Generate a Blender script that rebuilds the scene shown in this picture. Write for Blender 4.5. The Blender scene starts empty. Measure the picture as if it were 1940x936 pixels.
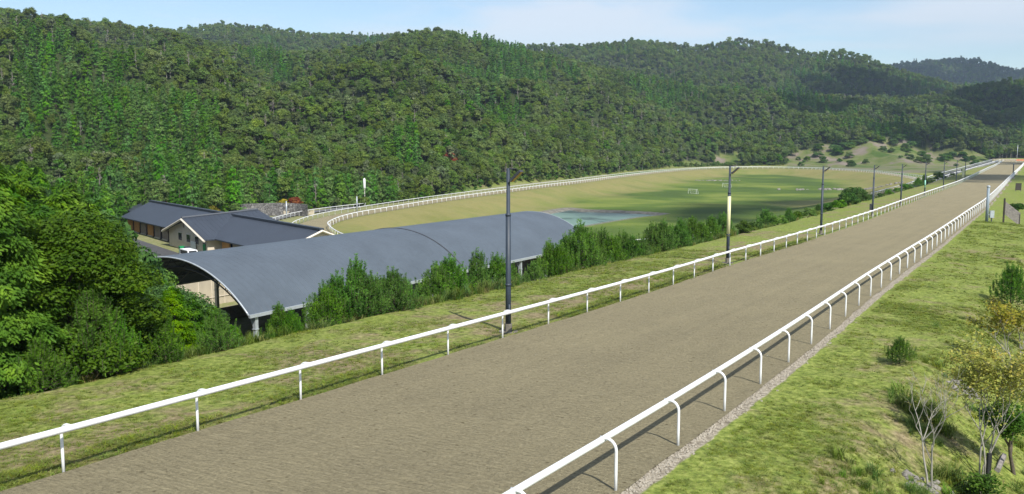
import bpy, math, random
import numpy as np
from mathutils import Vector
R_ = math.radians
SC = bpy.context.scene
COL = SC.collection

# ------------------------------------------------------------------ camera, sky, sun, exposure
CAMZ = 7.55
cam_d = bpy.data.cameras.new("camera")
cam = bpy.data.objects.new("camera", cam_d); COL.objects.link(cam)
cam.location = (0, 0, CAMZ)
cam.rotation_euler = (R_(90) - math.atan(198 / 1723), 0, 0)
cam_d.sensor_width = 36; cam_d.lens = 36 * 1723 / 1940
cam_d.clip_start = 0.3; cam_d.clip_end = 20000
SC.camera = cam

SUN_EL = R_(47); SUN_V = Vector((0.44, -0.90, 0)).normalized()
sun_dir = Vector((SUN_V.x * math.cos(SUN_EL), SUN_V.y * math.cos(SUN_EL), math.sin(SUN_EL)))
sl = bpy.data.lights.new("sun", 'SUN'); sl.energy = 4.6; sl.angle = R_(0.53); sl.color = (1.0, 0.955, 0.87)
so = bpy.data.objects.new("sun", sl); COL.objects.link(so)
so.rotation_euler = sun_dir.to_track_quat('Z', 'Y').to_euler()

W = bpy.data.worlds.new("World"); SC.world = W; W.use_nodes = True
wt = W.node_tree; wt.nodes.clear()
def N(t, typ, **kw):
    n = t.nodes.new(typ)
    for k, v in kw.items(): setattr(n, k, v)
    return n
def sky_world():
    sky = N(wt, 'ShaderNodeTexSky', sky_type='NISHITA', sun_disc=False)
    sky.sun_elevation = SUN_EL; sky.sun_rotation = math.atan2(SUN_V.x, SUN_V.y)
    sky.air_density = 1.1; sky.dust_density = 0.1; sky.ozone_density = 3.0; sky.altitude = 300
    tc = N(wt, 'ShaderNodeTexCoord'); sp = N(wt, 'ShaderNodeSeparateXYZ')
    wt.links.new(tc.outputs['Generated'], sp.inputs[0])
    mx = N(wt, 'ShaderNodeMath', operation='ADD'); mx.inputs[1].default_value = 0.09
    mab = N(wt, 'ShaderNodeMath', operation='MAXIMUM'); mab.inputs[1].default_value = 0.0
    wt.links.new(sp.outputs['Z'], mab.inputs[0]); wt.links.new(mab.outputs[0], mx.inputs[0])
    dx = N(wt, 'ShaderNodeMath', operation='DIVIDE'); dy = N(wt, 'ShaderNodeMath', operation='DIVIDE')
    wt.links.new(sp.outputs['X'], dx.inputs[0]); wt.links.new(mx.outputs[0], dx.inputs[1])
    wt.links.new(sp.outputs['Y'], dy.inputs[0]); wt.links.new(mx.outputs[0], dy.inputs[1])
    cb = N(wt, 'ShaderNodeCombineXYZ'); wt.links.new(dx.outputs[0], cb.inputs[0]); wt.links.new(dy.outputs[0], cb.inputs[1])
    def noise(scale, det, off, rough=0.55):
        mp = N(wt, 'ShaderNodeMapping'); mp.inputs['Location'].default_value = off
        mp.inputs['Scale'].default_value = (scale, scale, scale)
        wt.links.new(cb.outputs[0], mp.inputs[0])
        n = N(wt, 'ShaderNodeTexNoise'); n.inputs['Scale'].default_value = 1; n.inputs['Detail'].default_value = det
        n.inputs['Roughness'].default_value = rough; n.inputs['Distortion'].default_value = 0.3
        wt.links.new(mp.outputs[0], n.inputs['Vector']); return n.outputs[0]
    def ramp(sock, a, b):
        r = N(wt, 'ShaderNodeMapRange', interpolation_type='SMOOTHSTEP'); r.inputs[1].default_value = a; r.inputs[2].default_value = b
        wt.links.new(sock, r.inputs[0]); return r.outputs[0]
    c1 = ramp(noise(0.62, 9, (3.4, 1.2, 0), .5), 0.42, 0.60)
    c2 = ramp(noise(1.1, 9, (1.7, 4.2, 0)), 0.45, 0.75)
    m1 = N(wt, 'ShaderNodeMath', operation='MAXIMUM'); wt.links.new(c1, m1.inputs[0])
    m0 = N(wt, 'ShaderNodeMath', operation='MULTIPLY'); m0.inputs[1].default_value = 0.7
    wt.links.new(c2, m0.inputs[0]); wt.links.new(m0.outputs[0], m1.inputs[1])
    lo = ramp(sp.outputs['Z'], 0.05, 0.13)
    m2 = N(wt, 'ShaderNodeMath', operation='MULTIPLY'); wt.links.new(m1.outputs[0], m2.inputs[0]); wt.links.new(lo, m2.inputs[1])
    m3 = N(wt, 'ShaderNodeMath', operation='MULTIPLY_ADD'); wt.links.new(m2.outputs[0], m3.inputs[0])
    m3.inputs[1].default_value = 0.68; m3.inputs[2].default_value = 0.02
    mix = N(wt, 'ShaderNodeMix', data_type='RGBA')
    wt.links.new(m3.outputs[0], mix.inputs[0]); wt.links.new(sky.outputs[0], mix.inputs[6])
    mix.inputs[7].default_value = (6.2, 6.5, 7.0, 1)
    bg = N(wt, 'ShaderNodeBackground'); bg.inputs[1].default_value = 0.10
    out = N(wt, 'ShaderNodeOutputWorld')
    wt.links.new(mix.outputs[2], bg.inputs[0]); wt.links.new(bg.outputs[0], out.inputs[0])
sky_world()
vs = SC.view_settings; vs.view_transform = 'Standard'; vs.look = 'None'; vs.gamma = 1; vs.exposure = 0.55
vs.use_curve_mapping = False
SC.cycles.use_denoising = True
SC.cycles.max_bounces = 5; SC.cycles.diffuse_bounces = 2; SC.cycles.glossy_bounces = 2
SC.cycles.transmission_bounces = 3; SC.cycles.transparent_max_bounces = 6; SC.cycles.volume_bounces = 0

#@@TERRAIN-BEGIN
# ------------------------------------------------------------------ the lie of the land (numpy only)
# s runs along the main gallop, o across it (right positive)
DX, DY = 0.5265, 0.8502
_S = np.linspace(-80, 900, 981)
def _sm(xs, ys, k=9):
    a = np.interp(_S, xs, ys); ker = np.hanning(2 * k + 3); ker /= ker.sum()
    return np.convolve(np.pad(a, k + 1, mode='edge'), ker, 'valid')
_ZT = _sm([-80, 0, 50, 100, 125, 161, 203, 284, 371, 590, 900], [1.49, 0, -.93, -1.85, -2.25, -2.72, -3.3, -4.2, -4.85, -5.94, -6.3], 14)
_OL = _sm([-80, 40, 51, 60, 68, 77, 93, 122, 159, 203, 277, 370, 488, 589, 900], [-20.05, -20.05, -20.2, -20.6, -20.75, -20.8, -21.15, -22.1, -23.7, -25.5, -27.9, -31.7, -36.4, -40, -52])
_OR = _sm([-80, 20, 29, 37, 45, 55, 69, 84, 102, 129, 165, 218, 296, 409, 567, 900], [-8.5, -8.5, -8.63, -8.84, -9.12, -9.48, -9.8, -10.1, -10.6, -11.34, -12.1, -14, -16.85, -20.6, -25.5, -36])
zt_ = lambda s: np.interp(s, _S, _ZT)
oL_ = lambda s: np.interp(s, _S, _OL)
oR_ = lambda s: np.interp(s, _S, _OR)
def so2xy(s, o): return s * DX + o * DY, s * DY - o * DX
def xy2so(x, y): return x * DX + y * DY, x * DY - y * DX

def catmull(P, n=8, closed=False):
    P = np.asarray(P, float); m = len(P); out = []
    rng = range(m) if closed else range(m - 1)
    for i in rng:
        if closed: a, b, c, d = P[(i - 1) % m], P[i], P[(i + 1) % m], P[(i + 2) % m]
        else: a, b, c, d = P[max(i - 1, 0)], P[i], P[i + 1], P[min(i + 2, m - 1)]
        for k in range(n):
            t = k / n
            out.append(.5 * ((2 * b) + (c - a) * t + (2 * a - 5 * b + 4 * c - d) * t * t + (3 * b - a - 3 * c + d) * t ** 3))
    if not closed: out.append(P[-1])
    return np.array(out)
INNER = catmull([(-41, 204), (-42.8, 220), (-42.2, 232), (-40.1, 244), (-37.2, 254), (-31.8, 272), (-24.8, 295), (-16.3, 319), (-6.0, 346),
                 (17, 404), (36, 448), (61, 512), (90.8, 580), (123, 640), (156, 682), (196, 690), (223, 660), (233, 600), (226, 540),
                 (212, 480), (186, 425), (150, 365), (112, 300), (75, 235), (42, 188), (12, 166), (-12, 162), (-30, 176)], 6, True)
def offset_loop(P, d):
    n = np.roll(P, -1, 0) - np.roll(P, 1, 0); n /= np.linalg.norm(n, axis=1)[:, None]
    Q = P + np.stack([-n[:, 1], n[:, 0]], 1) * d
    for _ in range(2): Q = .25 * np.roll(Q, 1, 0) + .5 * Q + .25 * np.roll(Q, -1, 0)
    return Q
OUTER = offset_loop(INNER, 8.6)          # the loop runs clockwise, so its left side is outside
POND = np.array([(8, 303), (21, 331), (25, 321), (45, 311), (51, 304), (47, 297), (40, 290), (20, 258), (12, 245), (-2, 262), (-8, 280)], float)
def sdist(x, y, poly):
    """distance to a closed polygon, positive inside"""
    best = np.full(x.shape, 1e9); ins = np.zeros(x.shape, bool)
    m = len(poly)
    for i in range(m):
        ax, ay = poly[i]; bx, by = poly[(i + 1) % m]
        ex, ey = bx - ax, by - ay; L = ex * ex + ey * ey + 1e-12
        t = np.clip(((x - ax) * ex + (y - ay) * ey) / L, 0, 1)
        best = np.minimum(best, (x - ax - t * ex) ** 2 + (y - ay - t * ey) ** 2)
        c = (ay > y) != (by > y)
        with np.errstate(divide='ignore', invalid='ignore'):
            ins ^= c & (x < ex * (y - ay) / (ey if abs(ey) > 1e-9 else 1e-9) + ax)
    d = np.sqrt(best)
    return np.where(ins, d, -d)
def _h(i, j, seed):
    n = (i.astype(np.int64) * 374761393 + j.astype(np.int64) * 668265263 + seed * 974711) & 0x7fffffff
    n = (n ^ (n >> 13)) * 1274126177 & 0x7fffffff
    return ((n ^ (n >> 16)) & 0xffff) / 65535.0
def vnoise(x, y, seed=0):
    xi = np.floor(x); yi = np.floor(y); fx = x - xi; fy = y - yi
    fx = fx * fx * (3 - 2 * fx); fy = fy * fy * (3 - 2 * fy)
    a = _h(xi, yi, seed); b = _h(xi + 1, yi, seed); c = _h(xi, yi + 1, seed); d = _h(xi + 1, yi + 1, seed)
    return (a * (1 - fx) + b * fx) * (1 - fy) + (c * (1 - fx) + d * fx) * fy
def fbm(x, y, o=4, seed=0):
    r = 0; a = .5; t = 0
    for k in range(o):
        r = r + a * vnoise(x * 2 ** k + 17.3 * k, y * 2 ** k - 9.1 * k, seed + k); t += a; a *= .5
    return r / t
# skylines are given against bearing: b = 970 + 1723 * x / y
FOOT = ([-900, -300, 0, 200, 400, 530, 620, 700, 800, 880, 965, 1050, 1115, 1239, 1301, 1363, 1518, 1600, 1700, 1800, 1900, 2100, 3000],
        [60, 120, 170, 220, 224, 262, 272, 286, 322, 364, 424, 476, 524, 676, 742, 775, 785, 760, 720, 760, 820, 780, 600])
SKF = ([-900, -300, 0, 60, 100, 180, 330, 420, 480, 560, 640, 700, 760, 830, 900, 960, 1050, 1150, 1270, 1400, 1500, 1600, 1700, 1780, 1850, 1940, 2300, 3000],
       [40, 10, 22, 27, 36, 46, 62, 84, 96, 105, 102, 92, 74, 62, 72, 87, 108, 130, 158, 172, 178, 180, 186, 174, 158, 146, 130, 120])
RF = ([-900, 0, 600, 830, 1270, 1600, 1940, 3000], [760, 860, 880, 900, 1060, 1150, 1200, 1200])
SKB = ([-900, 200, 330, 380, 420, 480, 540, 600, 700, 760, 830, 900, 960, 1100, 1150, 1200, 1270, 1310, 1350, 1400, 1440, 1480, 1530, 1580, 1610, 1640, 1680, 1740, 1800, 1900, 3000],
       [60, 70, 60, 55, 50, 51, 57, 66, 70, 66, 72, 78, 86, 88, 82, 78, 84, 92, 84, 77, 80, 92, 101, 96, 101, 113, 128, 145, 160, 170, 170])
SKE = ([-900, 900, 1600, 1680, 1720, 1800, 1830, 1860, 1890, 1940, 2100, 3000], [120, 120, 135, 126, 119, 113, 114, 121, 132, 133, 140, 140])
RB, RE = 1650., 3000.
_xp = lambda t, v: np.interp(v, t[0], t[1])
def bearing(x, y): return np.where(y > 20, 970 + 1723 * x / np.maximum(y, 20), np.where(x < 0, -900, 3000))
def hills(x, y):
    b = np.clip(bearing(x, y), -900, 3000)
    ft = _xp(FOOT, b); rf = _xp(RF, b)
    zf = CAMZ + (270 - _xp(SKF, b)) / 1723 * rf - 9
    zb = CAMZ + (270 - _xp(SKB, b)) / 1723 * RB - 10
    ze = CAMZ + (270 - _xp(SKE, b)) / 1723 * RE - 12
    t = np.clip((y - ft) / (rf - ft), 0, 1)
    ex = np.interp(b, [900, 1500], [1.18, 1.5])
    n1 = 1 - np.abs(2 * fbm(x / 190 + 5, y / 190, 4, 3) - 1) * 2.2
    n2 = 1 - np.abs(2 * fbm(x / 75 + 1, y / 75, 3, 9) - 1) * 2
    n3 = 1 - np.abs(2 * fbm(x / 210 + 2, y / 210, 4, 21) - 1) * 2.2
    z1 = -12.2 + (zf + 12.2) * t ** ex + (46 * (n1 - .5) + 14 * (n2 - .55)) * np.sin(math.pi * np.clip(t, 0, 1)) ** .9 * np.interp(rf * zf, [20000, 90000], [.55, 1])
    q = np.clip((y - rf) / (RB - rf), 0, 1)
    z2 = zf + (zb - zf) * q - 55 * np.sin(math.pi * q) ** .8 + 70 * (n3 - .55) * np.sin(math.pi * q) + 16 * (n2 - .5) * np.sin(math.pi * q)
    q2 = np.clip((y - RB) / (RE - RB), 0, 1)
    z3 = zb + (ze - zb) * q2 - 90 * np.sin(math.pi * q2) + 50 * (n3 - .5) * np.sin(math.pi * q2)
    z = np.where(y < rf, z1, np.where(y < RB, z2, z3))
    return np.where(y > RE, ze - (y - RE) * .1, z), t
def ground(x, y, full=False):
    x = np.asarray(x, float); y = np.asarray(y, float)
    shp = x.shape; x = x.ravel(); y = y.ravel()
    s, o = xy2so(x, y); zt = zt_(s); u = oL_(s) - o; v = o - oR_(s)
    zh, t = hills(x, y)
    box = (x > -140) & (x < 330) & (y > 120) & (y < 820)
    di = np.full(x.shape, -1e3); dp = np.full(x.shape, -1e3); do = np.full(x.shape, -1e3)
    if box.any():
        di[box] = sdist(x[box], y[box], INNER); do[box] = sdist(x[box], y[box], OUTER)
        dp[box] = sdist(x[box], y[box], POND)
    nb = fbm(x / 24, y / 24, 3, 5)
    low = np.where(t > 0, zh, -12.3) + (nb - .5) * np.clip(-do / 10, 0, 1) * .6
    low = low + 4.5 / (1 + np.exp((s - 26) / 7)) * (x < 0)
    inside = di > -9.5
    k = np.clip((di - 1) / 24, 0, 1)
    zo = -12.0 - 4.0 * (k * k * (3 - 2 * k)) + np.where(di > 2, (nb - .5) * .5, 0)
    zo = np.where(di < .4, -12.06, zo)
    low = np.where(inside, zo, low)
    low = np.where(do > -1.2, np.where(do < 0, -12.06, low), low)
    low = low - np.clip(dp * .55, 0, 3.0)
    k = np.interp(s, [20, 45], [2.3, 1.65])
    nz = (fbm(x / 3.1, y / 3.1, 3, 7) - .5)
    e = zt - .05 - .03 * u - np.maximum(u - 8.3 - nb * 0.9, 0) / k + nz * .22 * np.clip(u / 1.5, 0, 1)
    zl = np.maximum(low, e)
    vc = np.interp(s, [0, 25, 60, 110, 200], [2.9, 3.3, 4.8, 8, 11]) + (nb - .5) * 1.5
    er = zt - .05 - .05 * np.clip(v, 0, 30) - .52 * (np.sqrt(np.maximum(v - vc, 0) ** 2 + 1.0) - 1.0) * (v > vc)
    fl = zt - np.interp(s, [0, 60, 120, 400], [4.1, 5.2, 4.0, 2.5]) + (nb - .5) * .7
    er = fl + .5 * np.log1p(np.exp(np.clip((er - fl) / .5, -30, 30))) + nz * .3 * np.clip(v / 1.5, 0, 1)
    er = np.where(t > 0.02, np.maximum(er, zh), er)
    z = np.where(v > 0, er, np.where(u > 0, zl, zt - .06))
    z = np.where((y < 0) & (v <= 0) & (u <= 0), zt - .06, z)
    if full: return z.reshape(shp), dict(s=s, o=o, u=u, v=v, t=t, di=di, do=do, dp=dp, e=(e >= low))
    return z.reshape(shp)
def gz(x, y): return float(ground(np.array([x]), np.array([y]))[0])
#@@TERRAIN-END

# ------------------------------------------------------------------ materials
def new_mat(name):
    m = bpy.data.materials.new(name); m.use_nodes = True
    t = m.node_tree; b = t.nodes['Principled BSDF']; return m, t, b
def lk(t, a, b): t.links.new(a, b)
def tnoise(t, scale, det=4, rough=.55, vec=None, dist=0):
    n = N(t, 'ShaderNodeTexNoise'); n.inputs['Scale'].default_value = scale; n.inputs['Detail'].default_value = det
    n.inputs['Roughness'].default_value = rough; n.inputs['Distortion'].default_value = dist
    if vec is not None: lk(t, vec, n.inputs['Vector'])
    return n.outputs[0]
def tramp(t, sock, stops):
    r = N(t, 'ShaderNodeValToRGB'); e = r.color_ramp.elements
    while len(e) < len(stops): e.new(.5)
    for i, (p, c) in enumerate(stops): e[i].position = p; e[i].color = (*c, 1)
    lk(t, sock, r.inputs[0]); return r.outputs[0]
def tmix(t, f, a, b, mode='MIX'):
    m = N(t, 'ShaderNodeMix', data_type='RGBA', blend_type=mode)
    for s, v in ((m.inputs[0], f), (m.inputs[6], a), (m.inputs[7], b)):
        if hasattr(v, 'links'): lk(t, v, s)
        elif isinstance(v, (int, float)): s.default_value = v
        else: s.default_value = (*v, 1)
    return m.outputs[2]
def tmap(t, sock, a, b, c=0, d=1):
    r = N(t, 'ShaderNodeMapRange', interpolation_type='SMOOTHSTEP')
    for i, v in enumerate((a, b, c, d)): r.inputs[i + 1].default_value = v
    lk(t, sock, r.inputs[0]); return r.outputs[0]
def tbump(t, b, sock, dist, strength=1.0, prev=None):
    n = N(t, 'ShaderNodeBump'); n.inputs['Distance'].default_value = dist; n.inputs['Strength'].default_value = strength
    lk(t, sock, n.inputs['Height'])
    if prev is not None: lk(t, prev, n.inputs['Normal'])
    lk(t, n.outputs[0], b.inputs['Normal']); return n.outputs[0]
def geo_pos(t): return N(t, 'ShaderNodeNewGeometry').outputs['Position']
def obj_pos(t): return N(t, 'ShaderNodeTexCoord').outputs['Object']

def solid(name, c, rough=.6, metal=0, var=.12, scale=3, bump=0, bscale=20):
    m, t, b = new_mat(name); v = obj_pos(t)
    n = tnoise(t, scale, 5, vec=v)
    lo = tuple(x * (1 - var) for x in c); hi = tuple(min(1, x * (1 + var)) for x in c)
    lk(t, tramp(t, n, [(.3, lo), (.7, hi)]), b.inputs['Base Color'])
    b.inputs['Roughness'].default_value = rough; b.inputs['Metallic'].default_value = metal
    if bump: tbump(t, b, tnoise(t, bscale, 4, vec=v), bump)
    return m

def foliage(name, dark, mid, tip, transl=.28, nscale=.9, rough=.5, hue=.05, world=0.0, val=(.62, 1.38), sat=(.85, 1.12)):
    m, t, b = new_mat(name)
    v = obj_pos(t); n = tnoise(t, nscale, 3, vec=v)
    c = tramp(t, n, [(.30, dark), (.5, mid), (.72, tip)])
    oi = N(t, 'ShaderNodeObjectInfo').outputs['Random']
    hs = N(t, 'ShaderNodeHueSaturation')
    lk(t, tmap(t, oi, 0, 1, .5 - hue, .5 + hue * .6), hs.inputs['Hue'])
    m7 = N(t, 'ShaderNodeMath', operation='MULTIPLY'); m7.inputs[1].default_value = 7.31; lk(t, oi, m7.inputs[0])
    fr = N(t, 'ShaderNodeMath', operation='FRACT'); lk(t, m7.outputs[0], fr.inputs[0])
    r2 = N(t, 'ShaderNodeMapRange'); lk(t, fr.outputs[0], r2.inputs[0]); r2.inputs[3].default_value = val[0]; r2.inputs[4].default_value = val[1]
    lk(t, r2.outputs[0], hs.inputs['Value'])
    m3 = N(t, 'ShaderNodeMath', operation='MULTIPLY'); m3.inputs[1].default_value = 23.7; lk(t, oi, m3.inputs[0])
    f3 = N(t, 'ShaderNodeMath', operation='FRACT'); lk(t, m3.outputs[0], f3.inputs[0])
    r3 = N(t, 'ShaderNodeMapRange'); lk(t, f3.outputs[0], r3.inputs[0]); r3.inputs[3].default_value = sat[0]; r3.inputs[4].default_value = sat[1]
    lk(t, r3.outputs[0], hs.inputs['Saturation'])
    lk(t, c, hs.inputs['Color']); c = hs.outputs[0]
    if world:
        g = tnoise(t, world, 3, vec=geo_pos(t))
        c = tmix(t, tmap(t, g, .42, .6, 0, .8), c, tmix(t, 1.0, c, (.80, .80, .62), 'MULTIPLY'))
    lk(t, c, b.inputs['Base Color']); b.inputs['Roughness'].default_value = rough
    b.inputs['Specular IOR Level'].default_value = .10
    tr = N(t, 'ShaderNodeBsdfTranslucent'); lk(t, c, tr.inputs[0])
    mx = N(t, 'ShaderNodeMixShader'); mx.inputs[0].default_value = transl
    lk(t, b.outputs[0], mx.inputs[1]); lk(t, tr.outputs[0], mx.inputs[2])
    lk(t, mx.outputs[0], t.nodes['Material Output'].inputs[0])
    return m

M = {}
M['cypress'] = foliage('cypress_leaf', (.03, .085, .009), (.07, .16, .015), (.17, .30, .025), .28, 1.3, hue=.014, val=(.8, 1.3), sat=(1.0, 1.12))
M['cypress_far'] = foliage('cypress_far_leaf', (.045, .12, .016), (.075, .185, .023), (.125, .255, .032), .25, .5, hue=.018)
M['broad'] = foliage('broadleaf_leaf', (.06, .11, .023), (.105, .17, .034), (.17, .245, .052), .25, .5, hue=.02, world=.012, val=(.74, 1.24))
M['broad_near'] = foliage('broadleaf_near_leaf', (.03, .08, .012), (.06, .14, .018), (.12, .21, .03), .3, 1.6, hue=.02)
M['grey_leaf'] = foliage('grey_green_leaf', (.07, .10, .035), (.10, .14, .055), (.15, .19, .08), .2, .5, hue=.02)
M['pine'] = foliage('pine_needle', (.035, .10, .015), (.08, .19, .024), (.17, .32, .045), .3, 1.6, hue=.012, val=(.95, 1.3), sat=(.95, 1.1))
M['maple'] = foliage('maple_leaf', (.10, .13, .02), (.22, .23, .03), (.38, .30, .05), .35, 2.0, hue=.02)
M['redleaf'] = foliage('red_leaf', (.16, .03, .012), (.28, .07, .02), (.36, .17, .03), .3, 1.5, hue=.02)
M['yellowleaf'] = foliage('yellow_leaf', (.11, .14, .02), (.24, .24, .04), (.36, .30, .07), .3, 1.5, hue=.02)
M['blade'] = foliage('grass_blade', (.09, .14, .02), (.17, .225, .036), (.29, .335, .075), .32, .35, hue=.03)
M['blade_dry'] = foliage('dry_grass_blade', (.16, .17, .05), (.27, .26, .09), (.42, .37, .17), .3, 1.5, hue=.03)
M['reed'] = foliage('tall_grass_blade', (.05, .11, .02), (.11, .19, .035), (.26, .30, .08), .3, .8, hue=.04)
M['bark'] = solid('bark', (.085, .068, .05), .9, var=.35, scale=5, bump=.02)
M['bark_pale'] = solid('pale_bark', (.26, .245, .21), .85, var=.25, scale=4)
M['dead'] = solid('dead_twigs', (.25, .22, .20), .9, var=.3, scale=2)
M['white'] = solid('white_plastic', (.73, .74, .75), .4, var=.07, scale=1.6)
M['steel_blue'] = solid('painted_pole', (.026, .038, .056), .55, var=.15, scale=2)
M['galv'] = solid('galvanised_steel', (.42, .46, .50), .4, .35, var=.12, scale=3)
M['pole_grey'] = solid('grey_painted_pole', (.20, .25, .29), .5, var=.12)
M['dark_steel'] = solid('dark_steel', (.05, .055, .065), .5, .2, var=.2)
M['concrete'] = solid('concrete', (.36, .35, .32), .85, var=.18, scale=1.5, bump=.01)
M['plinth'] = solid('stained_concrete', (.15, .135, .11), .9, var=.3, scale=6)
M['yellow'] = solid('yellow_band', (.64, .62, .36), .5, var=.05)
M['teal'] = solid('teal_band', (.25, .55, .42), .5, var=.05)
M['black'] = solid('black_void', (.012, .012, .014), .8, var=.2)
M['amber'] = solid('lamp_lens', (.42, .27, .06), .3, var=.1)
M['wood_grey'] = solid('weathered_wood', (.20, .18, .17), .85, var=.3, scale=4)
M['wood_dark'] = solid('dark_wood', (.035, .03, .025), .85, var=.3, scale=4)
M['wood_orange'] = solid('cedar_panel', (.52, .27, .10), .7, var=.15, scale=2)
M['panel_grey'] = solid('grey_wood_panel', (.27, .23, .22), .75, var=.15, scale=2)
M['plaster'] = solid('beige_plaster', (.60, .53, .43), .85, var=.1, scale=.6)
M['trim'] = solid('cream_trim', (.62, .57, .48), .6, var=.06)
M['beige_wall'] = solid('beige_board', (.42, .37, .28), .8, var=.1, scale=.8)
M['sand'] = solid('arena_sand', (.36, .30, .20), .95, var=.12, scale=.6, bump=.01)
M['green_bin'] = solid('green_plastic', (.02, .28, .10), .4, var=.1)
M['orange'] = solid('orange_paint', (.50, .20, .10), .6, var=.1)
M['glass'] = solid('dark_glass', (.02, .022, .025), .12, var=.1)
M['rock'] = solid('grey_rock', (.21, .195, .175), .9, var=.35, scale=2.5, bump=.03, bscale=8)

def roof_mat(name, c, rough, seam_axis, seam, depth, w=.06):
    m, t, b = new_mat(name); v = obj_pos(t)
    n = tnoise(t, .22, 5, vec=v); n2 = tnoise(t, 2.3, 5, vec=v)
    c1 = tramp(t, n, [(.3, tuple(x * .88 for x in c)), (.7, tuple(x * 1.12 for x in c))])
    c1 = tmix(t, .25, c1, tramp(t, n2, [(.35, (.6, .6, .6)), (.65, (1, 1, 1))]), 'MULTIPLY')
    lk(t, c1, b.inputs['Base Color']); b.inputs['Roughness'].default_value = rough; b.inputs['Metallic'].default_value = .0
    b.inputs['Specular IOR Level'].default_value = .5
    sp = N(t, 'ShaderNodeSeparateXYZ'); lk(t, v, sp.inputs[0])
    d = N(t, 'ShaderNodeMath', operation='DIVIDE'); d.inputs[1].default_value = seam; lk(t, sp.outputs[seam_axis], d.inputs[0])
    f = N(t, 'ShaderNodeMath', operation='FRACT'); lk(t, d.outputs[0], f.inputs[0])
    g = tmap(t, f.outputs[0], 0, w); g2 = tmap(t, f.outputs[0], w, 2 * w, 1, 0)
    mn = N(t, 'ShaderNodeMath', operation='MINIMUM'); lk(t, g, mn.inputs[0]); lk(t, g2, mn.inputs[1])
    tbump(t, b, mn.outputs[0], depth)
    return m
M['arena_roof'] = roof_mat('arena_roof_metal', (.076, .096, .120), .55, 'Y', .8, .03)
M['stable_roof'] = roof_mat('stable_roof_metal', (.034, .043, .060), .5, 'X', .9, .05)

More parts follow.
